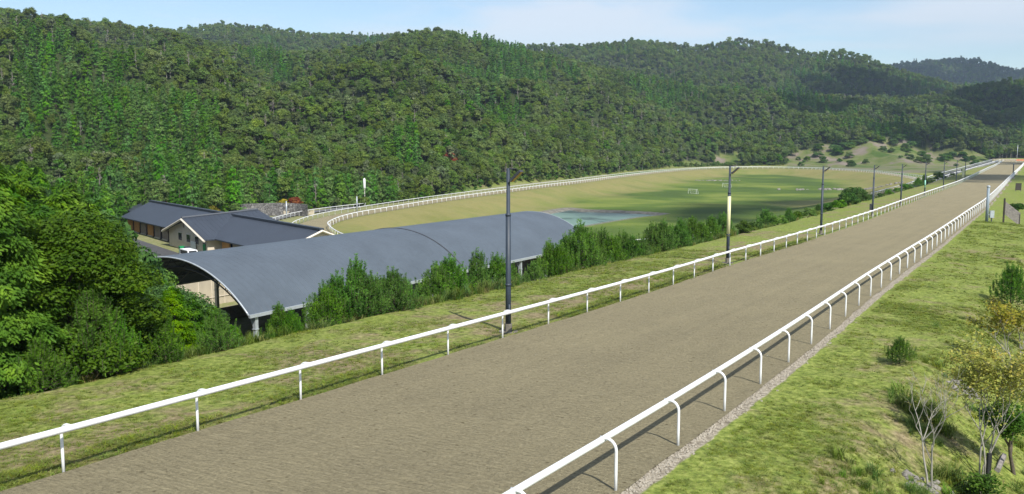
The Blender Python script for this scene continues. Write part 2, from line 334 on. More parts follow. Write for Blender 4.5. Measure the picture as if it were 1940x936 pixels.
# ground material: zones come as colour attributes on the ground mesh
def ground_mat():
    m, t, b = new_mat('ground_cover'); P = geo_pos(t)
    za = N(t, 'ShaderNodeVertexColor', layer_name='zone_a'); zb = N(t, 'ShaderNodeVertexColor', layer_name='zone_b')
    sa = N(t, 'ShaderNodeSeparateColor'); sb = N(t, 'ShaderNodeSeparateColor'); lk(t, za.outputs[0], sa.inputs[0]); lk(t, zb.outputs[0], sb.inputs[0])
    fine = tnoise(t, 5.0, 6, .65, P); mid = tnoise(t, .75, 6, .6, P); big = tnoise(t, .16, 5, .55, P); vb = tnoise(t, .03, 4, .5, P)
    # shoulder turf: yellow-green with bare brown patches
    turf = tramp(t, fine, [(.28, (.05, .08, .014)), (.5, (.155, .195, .038)), (.72, (.30, .33, .09))])
    dry = tramp(t, fine, [(.28, (.075, .062, .032)), (.5, (.19, .155, .085)), (.75, (.33, .27, .165))])
    gc = N(t, 'ShaderNodeVertexColor', layer_name='zone_c'); sc_ = N(t, 'ShaderNodeSeparateColor'); lk(t, gc.outputs[0], sc_.inputs[0])
    mb_ = N(t, 'ShaderNodeMath', operation='MULTIPLY_ADD'); lk(t, sc_.outputs[1], mb_.inputs[0]); mb_.inputs[1].default_value = .20; lk(t, big, mb_.inputs[2])
    mm = N(t, 'ShaderNodeMath', operation='ADD'); lk(t, mid, mm.inputs[0]); lk(t, mb_.outputs[0], mm.inputs[1])
    mh = N(t, 'ShaderNodeMath', operation='MULTIPLY'); mh.inputs[1].default_value = .5; lk(t, mm.outputs[0], mh.inputs[0])
    t0 = tmix(t, tmap(t, mh.outputs[0], .50, .66), turf, dry)
    t0 = tmix(t, sc_.outputs[2], t0, tramp(t, mid, [(.35, (.05, .085, .018)), (.6, (.12, .18, .035)), (.75, (.19, .2, .07))]))
    # distant banks and field
    bank = tramp(t, tnoise(t, .04, 6, .6, P), [(.3, (.175, .175, .055)), (.5, (.23, .21, .08)), (.7, (.15, .18, .045))])
    bank = tmix(t, .35, bank, tramp(t, mid, [(.3, (.55, .55, .5)), (.7, (1, 1, 1))]), 'MULTIPLY')
    field = tramp(t, vb, [(.36, (.06, .10, .02)), (.5, (.085, .135, .022)), (.64, (.16, .20, .04))])
    field = tmix(t, .4, field, tramp(t, mid, [(.3, (.6, .6, .6)), (.7, (1, 1, 1))]), 'MULTIPLY')
    cn_ = tnoise(t, .045, 6, .62, P)
    clear = tramp(t, cn_, [(.38, (.055, .095, .018)), (.50, (.12, .14, .045)), (.58, (.165, .14, .11)), (.72, (.22, .185, .155))])
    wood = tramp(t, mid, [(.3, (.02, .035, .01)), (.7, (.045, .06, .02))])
    yard = tramp(t, mid, [(.3, (.26, .23, .15)), (.5, (.17, .19, .07)), (.7, (.33, .29, .2))])
    conc = tramp(t, mid, [(.3, (.10, .095, .08)), (.7, (.22, .21, .18))])
    grav = N(t, 'ShaderNodeTexVoronoi'); grav.inputs['Scale'].default_value = 9; lk(t, P, grav.inputs['Vector'])
    gr = tramp(t, grav.outputs['Color'], [(.1, (.14, .12, .09)), (.5, (.25, .22, .17)), (.9, (.38, .34, .28))])
    c = t0
    c = tmix(t, sa.outputs[0], c, field)
    c = tmix(t, sa.outputs[1], c, bank)
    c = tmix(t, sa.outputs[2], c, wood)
    c = tmix(t, sb.outputs[0], c, clear)
    c = tmix(t, sb.outputs[1], c, yard)
    c = tmix(t, sb.outputs[2], c, conc)
    ga = N(t, 'ShaderNodeVertexColor', layer_name='zone_c'); sg = N(t, 'ShaderNodeSeparateColor'); lk(t, ga.outputs[0], sg.inputs[0])
    gm = N(t, 'ShaderNodeMath', operation='MULTIPLY_ADD'); lk(t, mid, gm.inputs[0]); gm.inputs[1].default_value = .9
    g3 = N(t, 'ShaderNodeMath', operation='SUBTRACT'); lk(t, sg.outputs[0], g3.inputs[0]); g3.inputs[1].default_value = .45
    lk(t, g3.outputs[0], gm.inputs[2])
    c = tmix(t, tmap(t, gm.outputs[0], .35, .6), c, gr)
    lk(t, c, b.inputs['Base Color']); b.inputs['Roughness'].default_value = .95; b.inputs['Specular IOR Level'].default_value = .15
    nb = tbump(t, b, fine, .05, 1.0); tbump(t, b, mid, .12, .6, nb)
    return m
M['ground'] = ground_mat()

def track_mat():
    m, t, b = new_mat('fibre_sand'); P = geo_pos(t)
    mp = N(t, 'ShaderNodeMapping'); mp.inputs['Rotation'].default_value = (0, 0, R_(31.8)); lk(t, P, mp.inputs[0])
    mp2 = N(t, 'ShaderNodeMapping'); mp2.inputs['Scale'].default_value = (1, 4.5, 1); lk(t, mp.outputs[0], mp2.inputs[0])
    a = tnoise(t, 2.2, 6, .7, mp2.outputs[0], .6); f = tnoise(t, 11, 5, .7, P); big = tnoise(t, .25, 4, .5, mp.outputs[0])
    mp3 = N(t, 'ShaderNodeMapping'); mp3.inputs['Scale'].default_value = (1.6, .06, 1); lk(t, mp.outputs[0], mp3.inputs[0])
    lane = tnoise(t, 1.0, 3, .5, mp3.outputs[0])
    vo = N(t, 'ShaderNodeTexVoronoi'); vo.inputs['Scale'].default_value = 1.9; vo.inputs['Randomness'].default_value = 1; lk(t, P, vo.inputs['Vector'])
    c = tramp(t, f, [(.25, (.175, .15, .094)), (.5, (.268, .234, .144)), (.8, (.36, .318, .205))])
    c = tmix(t, .5, c, tramp(t, big, [(.3, (.82, .82, .84)), (.7, (1, 1, 1))]), 'MULTIPLY')
    c = tmix(t, .4, c, tramp(t, lane, [(.3, (.78, .78, .80)), (.65, (1, 1, 1))]), 'MULTIPLY')
    c = tmix(t, .5, c, tramp(t, a, [(.30, (.6, .6, .58)), (.5, (1, 1, 1))]), 'MULTIPLY')
    c = tmix(t, 1.0, c, tramp(t, vo.outputs['Distance'], [(.03, (.42, .39, .35)), (.13, (1, 1, 1))]), 'MULTIPLY')
    lk(t, c, b.inputs['Base Color']); b.inputs['Roughness'].default_value = .95; b.inputs['Specular IOR Level'].default_value = .12
    n1 = tbump(t, b, a, .12, 1.0); n2 = tbump(t, b, f, .05, 1.0, n1)
    return m
M['track'] = track_mat()
M['asphalt'] = solid('asphalt', (.06, .06, .065), .9, var=.2, scale=.8, bump=.005)
M['road_grey'] = solid('worn_asphalt', (.13, .13, .13), .9, var=.2, scale=.5)
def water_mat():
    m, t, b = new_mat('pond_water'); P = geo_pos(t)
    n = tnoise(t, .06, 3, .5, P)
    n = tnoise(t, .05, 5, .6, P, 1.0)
    lk(t, tramp(t, n, [(.36, (.03, .06, .045)), (.45, (.10, .175, .14)), (.65, (.155, .24, .195))]), b.inputs['Base Color'])  # dark patches are reflections painted into the colour; paler tones are algae
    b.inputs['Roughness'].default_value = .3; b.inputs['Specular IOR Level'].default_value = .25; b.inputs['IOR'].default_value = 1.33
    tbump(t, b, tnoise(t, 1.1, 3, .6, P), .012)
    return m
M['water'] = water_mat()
def stone_wall_mat():
    m, t, b = new_mat('stone_blocks'); v = obj_pos(t)
    vo = N(t, 'ShaderNodeTexVoronoi', feature='DISTANCE_TO_EDGE'); vo.inputs['Scale'].default_value = 1.5; lk(t, v, vo.inputs['Vector'])
    vc = N(t, 'ShaderNodeTexVoronoi'); vc.inputs['Scale'].default_value = 1.5; lk(t, v, vc.inputs['Vector'])
    c = tramp(t, vc.outputs['Color'], [(.1, (.07, .068, .066)), (.9, (.17, .165, .155))])
    c = tmix(t, 1.0, c, tramp(t, vo.outputs['Distance'], [(.02, (.25, .25, .25)), (.09, (1, 1, 1))]), 'MULTIPLY')
    lk(t, c, b.inputs['Base Color']); b.inputs['Roughness'].default_value = .9
    tbump(t, b, vo.outputs['Distance'], .15)
    return m
M['stone'] = stone_wall_mat()

# ------------------------------------------------------------------ mesh helpers
class MB:
    def __init__(s): s.v = []; s.f = []; s.n = 0; s.m = []
    def add(s, V, F, mi=0):
        s.v.append(np.asarray(V, float).reshape(-1, 3))
        for f in F: s.f.append([i + s.n for i in f]); s.m.append(mi)
        s.n += len(s.v[-1])
    def box(s, c, d, rz=0, mi=0, taper=1.0):
        cx, cy, cz = c; dx, dy, dz = d[0] / 2, d[1] / 2, d[2] / 2
        V = [(-dx, -dy, -dz), (dx, -dy, -dz), (dx, dy, -dz), (-dx, dy, -dz), (-dx * taper, -dy * taper, dz), (dx * taper, -dy * taper, dz), (dx * taper, dy * taper, dz), (-dx * taper, dy * taper, dz)]
        ca, sa = math.cos(rz), math.sin(rz)
        V = [(x * ca - y * sa + cx, x * sa + y * ca + cy, z + cz) for x, y, z in V]
        s.add(V, [(0, 3, 2, 1), (4, 5, 6, 7), (0, 1, 5, 4), (1, 2, 6, 5), (2, 3, 7, 6), (3, 0, 4, 7)], mi)
    def tube(s, P, r, n=8, cap=True, mi=0):
        P = np.asarray(P, float); r = np.broadcast_to(np.asarray(r, float), (len(P),))
        T = np.gradient(P, axis=0) if len(P) > 1 else np.array([[0, 0, 1.]])
        T /= np.linalg.norm(T, axis=1)[:, None] + 1e-12
        up = np.array([0, 0, 1.]) if abs(T[0][2]) < .9 else np.array([1., 0, 0])
        V = []; a = np.arange(n) / n * 2 * math.pi
        for i in range(len(P)):
            X = np.cross(up, T[i]); X /= np.linalg.norm(X) + 1e-12; Y = np.cross(T[i], X); up = Y if abs(T[i][2]) > .0 and abs(Y @ T[i]) < .5 else up
            V.append(P[i] + r[i] * (np.cos(a)[:, None] * X + np.sin(a)[:, None] * Y))
        V = np.concatenate(V); F = []
        for i in range(len(P) - 1):
            for k in range(n):
                F.append((i * n + k, i * n + (k + 1) % n, (i + 1) * n + (k + 1) % n, (i + 1) * n + k))
        if cap: F.append(tuple(range(n))[::-1]); F.append(tuple((len(P) - 1) * n + k for k in range(n)))
        s.add(V, F, mi)
    def quads(s, V, mi=0):            # V: (k,4,3)
        k = len(V); i0 = s.n; s.v.append(np.asarray(V).reshape(-1, 3))
        s.f.extend((np.arange(k * 4).reshape(-1, 4) + i0).tolist()); s.m.extend([mi] * k); s.n += 4 * k
    def mesh(s, name, mats, smooth=False):
        me = bpy.data.meshes.new(name); me.from_pydata(np.concatenate(s.v).tolist(), [], s.f)
        for m in (mats if isinstance(mats, (list, tuple)) else [mats]): me.materials.append(m)
        if any(s.m): me.polygons.foreach_set('material_index', s.m)
        if smooth: me.polygons.foreach_set('use_smooth', [True] * len(me.polygons))
        me.update(); return me
    def build(s, name, mats, parent=None, smooth=False, loc=None, rz=0):
        o = bpy.data.objects.new(name, s.mesh(name, mats, smooth)); COL.objects.link(o)
        if parent is not None: o.parent = parent
        if loc is not None: o.location = loc
        if rz: o.rotation_euler = (0, 0, rz)
        return o
def tag(o, label=None, cat=None, group=None, kind=None):
    for k, v in (('label', label), ('category', cat), ('group', group), ('kind', kind)):
        if v: o[k] = v
    return o
def empty(name, loc, rz=0, label=None, cat=None, group=None):
    o = bpy.data.objects.new(name, None); COL.objects.link(o); o.location = loc; o.rotation_euler = (0, 0, rz)
    o.empty_display_size = .3
    return tag(o, label, cat, group)
def inst(mesh, name, parent=None, loc=(0, 0, 0), rz=0, sc=1):
    o = bpy.data.objects.new(name, mesh); COL.objects.link(o)
    if parent is not None: o.parent = parent
    o.location = loc; o.rotation_euler = (0, 0, rz); o.scale = (sc,) * 3 if isinstance(sc, (int, float)) else sc
    return o

# ------------------------------------------------------------------ ground sheet
def build_ground():
    a = np.concatenate([np.linspace(-180, -44, 46)[:-1], np.linspace(-44, 46, 640), np.linspace(46, 180, 46)[1:-1]])
    r = np.concatenate([[.0], np.geomspace(1.5, 12, 14)[:-1], np.geomspace(12, 60, 210)[:-1], np.geomspace(60, 900, 400)[:-1], np.geomspace(900, 9000, 110)])
    A, Rr = np.meshgrid(np.radians(a), r); X = Rr * np.sin(A); Y = Rr * np.cos(A)
    Z, q = ground(X, Y, True); x = X.ravel(); y = Y.ravel()
    nr, na = X.shape; V = np.stack([x, y, Z.ravel()], 1)
    i = np.arange(nr * na).reshape(nr, na); j = np.roll(i, -1, 1)
    F = np.stack([i[:-1], j[:-1], j[1:], i[1:]], -1).reshape(-1, 4)
    me = bpy.data.meshes.new('ground'); me.vertices.add(len(V)); me.vertices.foreach_set('co', V.ravel())
    me.loops.add(F.size); me.loops.foreach_set('vertex_index', F[:, ::-1].ravel().astype(np.int32))
    me.polygons.add(len(F)); me.polygons.foreach_set('loop_start', np.arange(0, F.size, 4, dtype=np.int32))
    me.polygons.foreach_set('use_smooth', np.ones(len(F), bool))
    me.update(calc_edges=True)
    sm = lambda v, p, w: np.clip((v - p) / w, 0, 1)
    u, v, t, di, do, dp, s = (q[k] for k in ('u', 'v', 't', 'di', 'do', 'dp', 's'))
    b = bearing(x, y)
    nn = fbm(x / 30, y / 30, 4, 31)
    offm = ((u < 0) & (v < 0))
    field = sm(di, 14 + (nn - .5) * 34, 20)
    field = np.maximum(field, sm(di, .3, .5) * (u < 95) * (s < 330)); bank = sm(di, .2, .5) * (1 - field)
    clr = (b > 1490) & (b < 1870) & (y > 600) & (y < 840 + (nn - .5) * 70) & (do < 0)
    clr2 = ((b > 1265) & (b < 1400) & (t > 0) & (t < .11 + (nn - .5) * .12))
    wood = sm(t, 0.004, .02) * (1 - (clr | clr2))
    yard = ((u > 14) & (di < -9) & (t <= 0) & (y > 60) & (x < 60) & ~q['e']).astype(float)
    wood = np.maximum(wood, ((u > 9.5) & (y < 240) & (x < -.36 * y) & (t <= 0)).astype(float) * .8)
    conc = sm(dp, -2.2, .6)
    grav = sm(v, 0.0, .1) * (1 - sm(v, .30, .35)) * (s < 500)
    bare = np.maximum(sm(u, .5, .6) * (1 - sm(u, 2.6, 1.6)), sm(v, 1.4, 1.0) * (1 - sm(v, 4.6, 2)) * (1 - sm(s, 34, 14)) * .55) * 1.0
    bare = np.maximum(bare, sm(v, 7, 3) * .35); bare = np.maximum(bare, sm(u, .1, .5) * .45)
    def att(name, rr, gg, bb):
        c = np.stack([rr, gg, bb, np.ones_like(x)], 1).astype(np.float32)
        l = me.color_attributes.new(name, 'FLOAT_COLOR', 'POINT'); l.data.foreach_set('color', c.ravel())
    z0 = np.zeros_like(x)
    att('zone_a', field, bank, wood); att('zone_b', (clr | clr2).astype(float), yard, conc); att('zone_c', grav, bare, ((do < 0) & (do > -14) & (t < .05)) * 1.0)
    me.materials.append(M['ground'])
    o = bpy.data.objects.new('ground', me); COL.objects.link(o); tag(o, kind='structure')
build_ground()

def ribbon(name, L, Rg, z, mat, nx=8, kind='structure', skirt=0.0):
    """a sheet between two polylines"""
    L = np.asarray(L, float); Rg = np.asarray(Rg, float); n = len(L); b = MB()
    V = []
    for k in range(nx + 1):
        f = k / nx; P = L * (1 - f) + Rg * f; V.append(np.column_stack([P, z]))
    V = np.stack(V, 1).reshape(-1, 3)
    i = np.arange(n * (nx + 1)).reshape(n, nx + 1)
    F = np.stack([i[:-1, :-1], i[:-1, 1:], i[1:, 1:], i[1:, :-1]], -1).reshape(-1, 4)
    b.add(V, F.tolist()); o = b.build(name, mat, smooth=True); tag(o, kind=kind); return o
ss = np.concatenate([np.arange(-60, 120, 1.0), np.arange(120, 860, 4.0)])
edge = lambda s, o: np.stack(so2xy(s, o), 1)
wob = lambda k: .09 * (fbm(ss * .7, ss * 0 + k, 3, 50) - .5) * 2
ribbon('main_track', edge(ss, oL_(ss) + wob(1)), edge(ss, oR_(ss) + .15 + wob(2)), zt_(ss), M['track'])
cl = np.vstack([INNER, INNER[:1]]); co = np.vstack([OUTER, OUTER[:1]])
ribbon('oval_track', cl, co, np.full(len(cl), -11.99), M['track'], 4)
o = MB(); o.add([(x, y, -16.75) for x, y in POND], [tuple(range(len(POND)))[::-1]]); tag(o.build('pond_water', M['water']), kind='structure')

# ------------------------------------------------------------------ running rails
def arc_len_pts(P, step, start=0.0):
    P = np.asarray(P, float); d = np.r_[0, np.cumsum(np.linalg.norm(np.diff(P, axis=0), axis=1))]
    q = np.arange(start, d[-1], step)
    Q = np.stack([np.interp(q, d, P[:, k]) for k in range(P.shape[1])], 1)
    T = np.stack([np.interp(q + .3, d, P[:, k]) - np.interp(q - .3, d, P[:, k]) for k in range(P.shape[1])], 1)
    return Q, T / (np.linalg.norm(T, axis=1)[:, None] + 1e-9)
def neck_post(over, h, r, n=8, arc=7):
    """upright with a curved neck that reaches 'over' metres along +x at height h; foot at the origin"""
    rr = min(.26, over * .8); P = [(0, 0, -.15), (0, 0, .4), (0, 0, h - rr)]
    for k in range(1, arc + 1):
        a = k / arc * math.pi / 2; P.append((rr - rr * math.cos(a), 0, h - rr + rr * math.sin(a)))
    P.append((over, 0, h)); b = MB(); b.tube(P, r, n); return b.mesh('post', M['white'], True)
POST_NEAR = neck_post(.40, 1.185, .037, 10, 9); POST_FAR = neck_post(.36, 1.18, .05, 6, 4); POST_OVAL = neck_post(.34, 1.09, .07, 5, 3)
def rail_fence(root_name, label, P, z, side, first, step=3.9, over=.36, rr=.078, mesh_near=POST_NEAR, mesh_far=POST_FAR, group=None, near=60, maxn=100, n=10):
    """P: the line of post feet; side +1 leans the necks to the right of the line, -1 to the left"""
    PP = np.column_stack([P, z]); Q, T = arc_len_pts(PP, step, first)
    root = empty(root_name, tuple(Q[0]), 0, label, 'running rail', group)
    base = Q[0]
    d3, t3 = arc_len_pts(PP, 1.3 if near else 2.6, 0)
    nrm = np.stack([t3[:, 1], -t3[:, 0]], 1) * side; nrm /= np.linalg.norm(nrm, axis=1)[:, None]
    rl = d3 + np.column_stack([nrm * over, np.full(len(d3), 1.13)]) - base
    b = MB(); b.tube(rl, rr, n); b.build('rail', M['white'], root, True)
    order = np.argsort(np.hypot(Q[:, 0], Q[:, 1]))
    front = [i for i in order if Q[i, 1] > 8 and abs(math.atan2(Q[i, 0], Q[i, 1])) < .62]
    pick = set(front[:maxn]); rest = MB()
    for i in range(len(Q)):
        ang = math.atan2(T[i, 1], T[i, 0]) - side * math.pi / 2
        if i in pick:
            me = mesh_near if np.hypot(Q[i, 0], Q[i, 1]) < near else mesh_far
            inst(me, 'post', root, tuple(Q[i] - base), ang)
        elif Q[i, 1] > 0:
            me = mesh_far; V = np.array([v.co[:] for v in me.vertices]); c, s_ = math.cos(ang), math.sin(ang)
            V = np.stack([V[:, 0] * c - V[:, 1] * s_, V[:, 0] * s_ + V[:, 1] * c, V[:, 2]], 1) + Q[i] - base
            rest.add(V, [tuple(p.vertices) for p in me.polygons])
    if rest.n: tag(rest.build('post', M['white'], root), kind='stuff')
    return root
sR = np.arange(-38.06, 800, 1.0)
zl = zt_(sR)
rail_fence('running_rail', 'white running rail along the arena side of the wide sand gallop',
           edge(sR, oL_(sR)), zl, +1, 0.0 + (12.14 + 38.06) % 3.9 * 1.0)
rail_fence('running_rail', 'white running rail with gooseneck posts along the gravel strip beside the gallop',
           edge(sR, oR_(sR)), zl, -1, (18.25 + 38.06) % 3.9)
i0 = 27 * 6 + 3
def cut(P, a, b): n = len(P); return np.array([P[(a + k) % n] for k in range((b - a) % n + 1)])
INF = cut(INNER, 24 * 6, 21 * 6 + 3); OUF = cut(offset_loop(INNER, 8.9), 26 * 6, 20 * 6 + 3)
rail_fence('running_rail', 'inner white rail of the oval track, bordering the sloping brown grass bank', INF, np.full(len(INF), -11.98), -1, 0, mesh_near=POST_OVAL, mesh_far=POST_OVAL, near=0, rr=.12, n=6)
rail_fence('running_rail', 'outer white rail of the oval track, against the forested hillside', OUF, np.full(len(OUF), -11.98), +1, 0, mesh_near=POST_OVAL, mesh_far=POST_OVAL, near=0, rr=.10, n=6)
# verge road left of the oval with its own short rail
RD = catmull([(-62, 196), (-60, 212), (-60, 228), (-58, 246), (-53, 262), (-46, 278)], 6)
RD2 = RD + np.array([-4.5, 0.5])
ribbon('verge_road', RD2, RD, np.full(len(RD), -12.0), M['road_grey'], 2)
rail_fence('running_rail', 'short white rail between the grey verge road and the oval track, behind the stable', RD + np.array([1.0, 0]), np.full(len(RD), -12.0), +1, .5, 3.0, mesh_near=POST_OVAL, mesh_far=POST_OVAL, near=0, rr=.09, n=6)
# link track from the oval up to the far end of the gallop
sl_ = np.arange(395, 760, 8.0)
off = np.interp(sl_, [395, 480, 620, 760], [26, 17, 10, 7]); zk = np.interp(sl_, [395, 470, 620, 760], [-10.5, -7.6, -6.1, -6.1])
ribbon('link_track', edge(sl_, oL_(sl_) - off), edge(sl_, oL_(sl_) - off + 5.5), zk + .25, M['asphalt'], 3)
rail_fence('running_rail', 'white rail beyond the dark link track that climbs to the gallop', edge(sl_, oL_(sl_) - off - .3), zk + .2, +1, 0, mesh_near=POST_OVAL, mesh_far=POST_OVAL, near=0, rr=.12, n=6)
rail_fence('running_rail', 'white rail between dark link track and gallop top', edge(sl_, oL_(sl_) - off + 5.8), zk + .2, -1, 0, mesh_near=POST_OVAL, mesh_far=POST_OVAL, near=0, rr=.12, n=6)

# ------------------------------------------------------------------ covered riding arena
AX = math.atan2(.8502, .5265)            # its long side is parallel to the gallop
A0 = (-22.3, 78.4); LEN = 64.0; WID = 20.6; RISE = 4.45; EAVE = -7.35
def arena():
    root = empty('riding_arena', (A0[0], A0[1], -12.3), AX - math.pi / 2, 'open-sided riding arena under a long grey-blue barrel vault roof', 'arena')
    e = EAVE + 12.3                          # local: x across (negative = away from the gallop), y along
    # circular arc
    Rr = ((WID / 2) ** 2 + RISE ** 2) / (2 * RISE); th = math.asin(WID / 2 / Rr)
    def arc(t, dr=0): a = -th + 2 * th * t; return (-WID / 2 + (Rr + dr) * math.sin(a) * -1, e + RISE - Rr + (Rr + dr) * math.cos(a))
    n = 48; b = MB(); ys = [-.9, LEN / 2 - .12]
    for y0, y1 in ((-.9, LEN / 2 - .1), (LEN / 2 + .1, LEN + .9)):
        V = []; m = 20
        for j in range(m + 1):
            y = y0 + (y1 - y0) * j / m
            V += [(arc(i / n)[0], y, arc(i / n)[1]) for i in range(n + 1)]
        i = np.arange((m + 1) * (n + 1)).reshape(m + 1, n + 1)
        F = np.stack([i[:-1, :-1], i[:-1, 1:], i[1:, 1:], i[1:, :-1]], -1).reshape(-1, 4); k = len(V)
        V2 = []
        for j in range(m + 1):
            y = y0 + (y1 - y0) * j / m
            V2 += [(arc(q / n, -.16)[0], y, arc(q / n, -.16)[1]) for q in range(n + 1)]
        b.add(V, F.tolist()); b.add(V2, F[:, ::-1].tolist())
    b.build('roof', M['arena_roof'], root, True)
    b = MB(); b.tube([(arc(i / n, .05)[0], LEN / 2, arc(i / n, .0)[1]) for i in range(n + 1)], .09, 6)
    b.build('roof_joint', M['dark_steel'], root, True)
    for yy in (-.9, LEN + .9):
        b = MB(); b.tube([(arc(i / n, -.06)[0], yy, arc(i / n, -.06)[1]) for i in range(n + 1)], .08, 6); b.build('verge_trim', M['galv'], root, True)
    for xx in (0.06, -WID - .06):
        b = MB(); b.box((xx, LEN / 2, e - .1), (.2, LEN + 1.9, .28)); b.build('gutter', M['galv'], root)
    for k in range(11):                      # bays: truss and two columns
        y = k * LEN / 10
        for sx, x in ((-1, -.25), (1, -WID + .25)):
            b = MB(); b.box((x, y, (e - .2) / 2), (.34, .34, e - .2)); b.box((x, y, e * .72), (.46, .46, .05)); b.box((x, y, .15), (.6, .6, .3))
            b.tube([(x + sx * -.0, y, e * .62), (x + sx * .0 - sx * -.0 + (.9 if x < -5 else -.9), y, e + .35)], .06, 6)
            b.build('column', M['galv'], root)
        b = MB()
        top = [(arc(.015 + .97 * i / 24, -.3)[0], y, arc(.015 + .97 * i / 24, -.3)[1]) for i in range(25)]
        bot = [(arc(.03 + .94 * i / 24, -1.05)[0], y, arc(.03 + .94 * i / 24, -1.05)[1]) for i in range(25)]
        b.tube(top, .07, 5); b.tube(bot, .07, 5)
        for i in range(0, 24):
            b.tube([top[i] if i % 2 else bot[i], bot[i + 1] if i % 2 else top[i + 1]], .035, 4)
        b.build('truss', M['dark_steel'], root)
    for i in range(1, 12):
        x, z = arc(i / 12, -.24); b = MB(); b.box((x, LEN / 2, z), (.1, LEN, .12)); b.build('purlin', M['dark_steel'], root)
    b = MB(); b.box((-WID / 2, LEN / 2, .06), (WID - 1, LEN, .12)); b.build('sand_floor', M['sand'], root)
    for x in (-1.0, -WID + 1.0):
        b = MB(); b.box((x, LEN / 2, .75), (.12, LEN - 1, 1.5)); b.box((x, LEN / 2, 1.55), (.2, LEN - 1, .1)); b.build('kickboard', M['wood_grey'], root)
    b = MB(); b.box((-WID / 2, LEN, 1.2), (WID - 2, .12, 2.2)); b.build('end_wall', M['beige_wall'], root)
    b = MB(); b.box((-.3, LEN * .1, 3.2), (.3, .3, .5)); b.build('lamp_box', M['trim'], root)
arena()
def arena_pt(x, y): return A0[0] + x * .8502 + y * .5265, A0[1] - x * .5265 + y * .8502
# beige retaining wall beyond the arena
def yard_wall():
    x, y = arena_pt(-WID - 8, 14); root = MB()
    b = MB(); b.box((0, 0, 2.0), (.25, 34, 4.0)); b.box((0, 0, 4.05), (.4, 34.2, .12)); 
    for k in range(18): b.box((.16, -16.6 + k * 1.95, 2.0), (.06, .08, 3.9), mi=1)
    b.box((.2, 0, 1.1), (.06, 34, .1), mi=1)
    o = b.build('yard_wall', [M['beige_wall'], M['plaster']], loc=(x, y, -12.3), rz=AX - math.pi / 2)
    tag(o, 'tall beige board wall with vertical joints seen through the arena gable', 'wall')
    b = MB(); V = [arena_pt(-WID - .6, -9), arena_pt(-WID - .6, 34), arena_pt(-WID - 7.7, 34), arena_pt(-WID - 7.7, -9)]
    b.add([(a, c, -12.21) for a, c in V], [(0, 1, 2, 3)]); tag(b.build('sand_yard', M['sand']), kind='structure')
yard_wall()

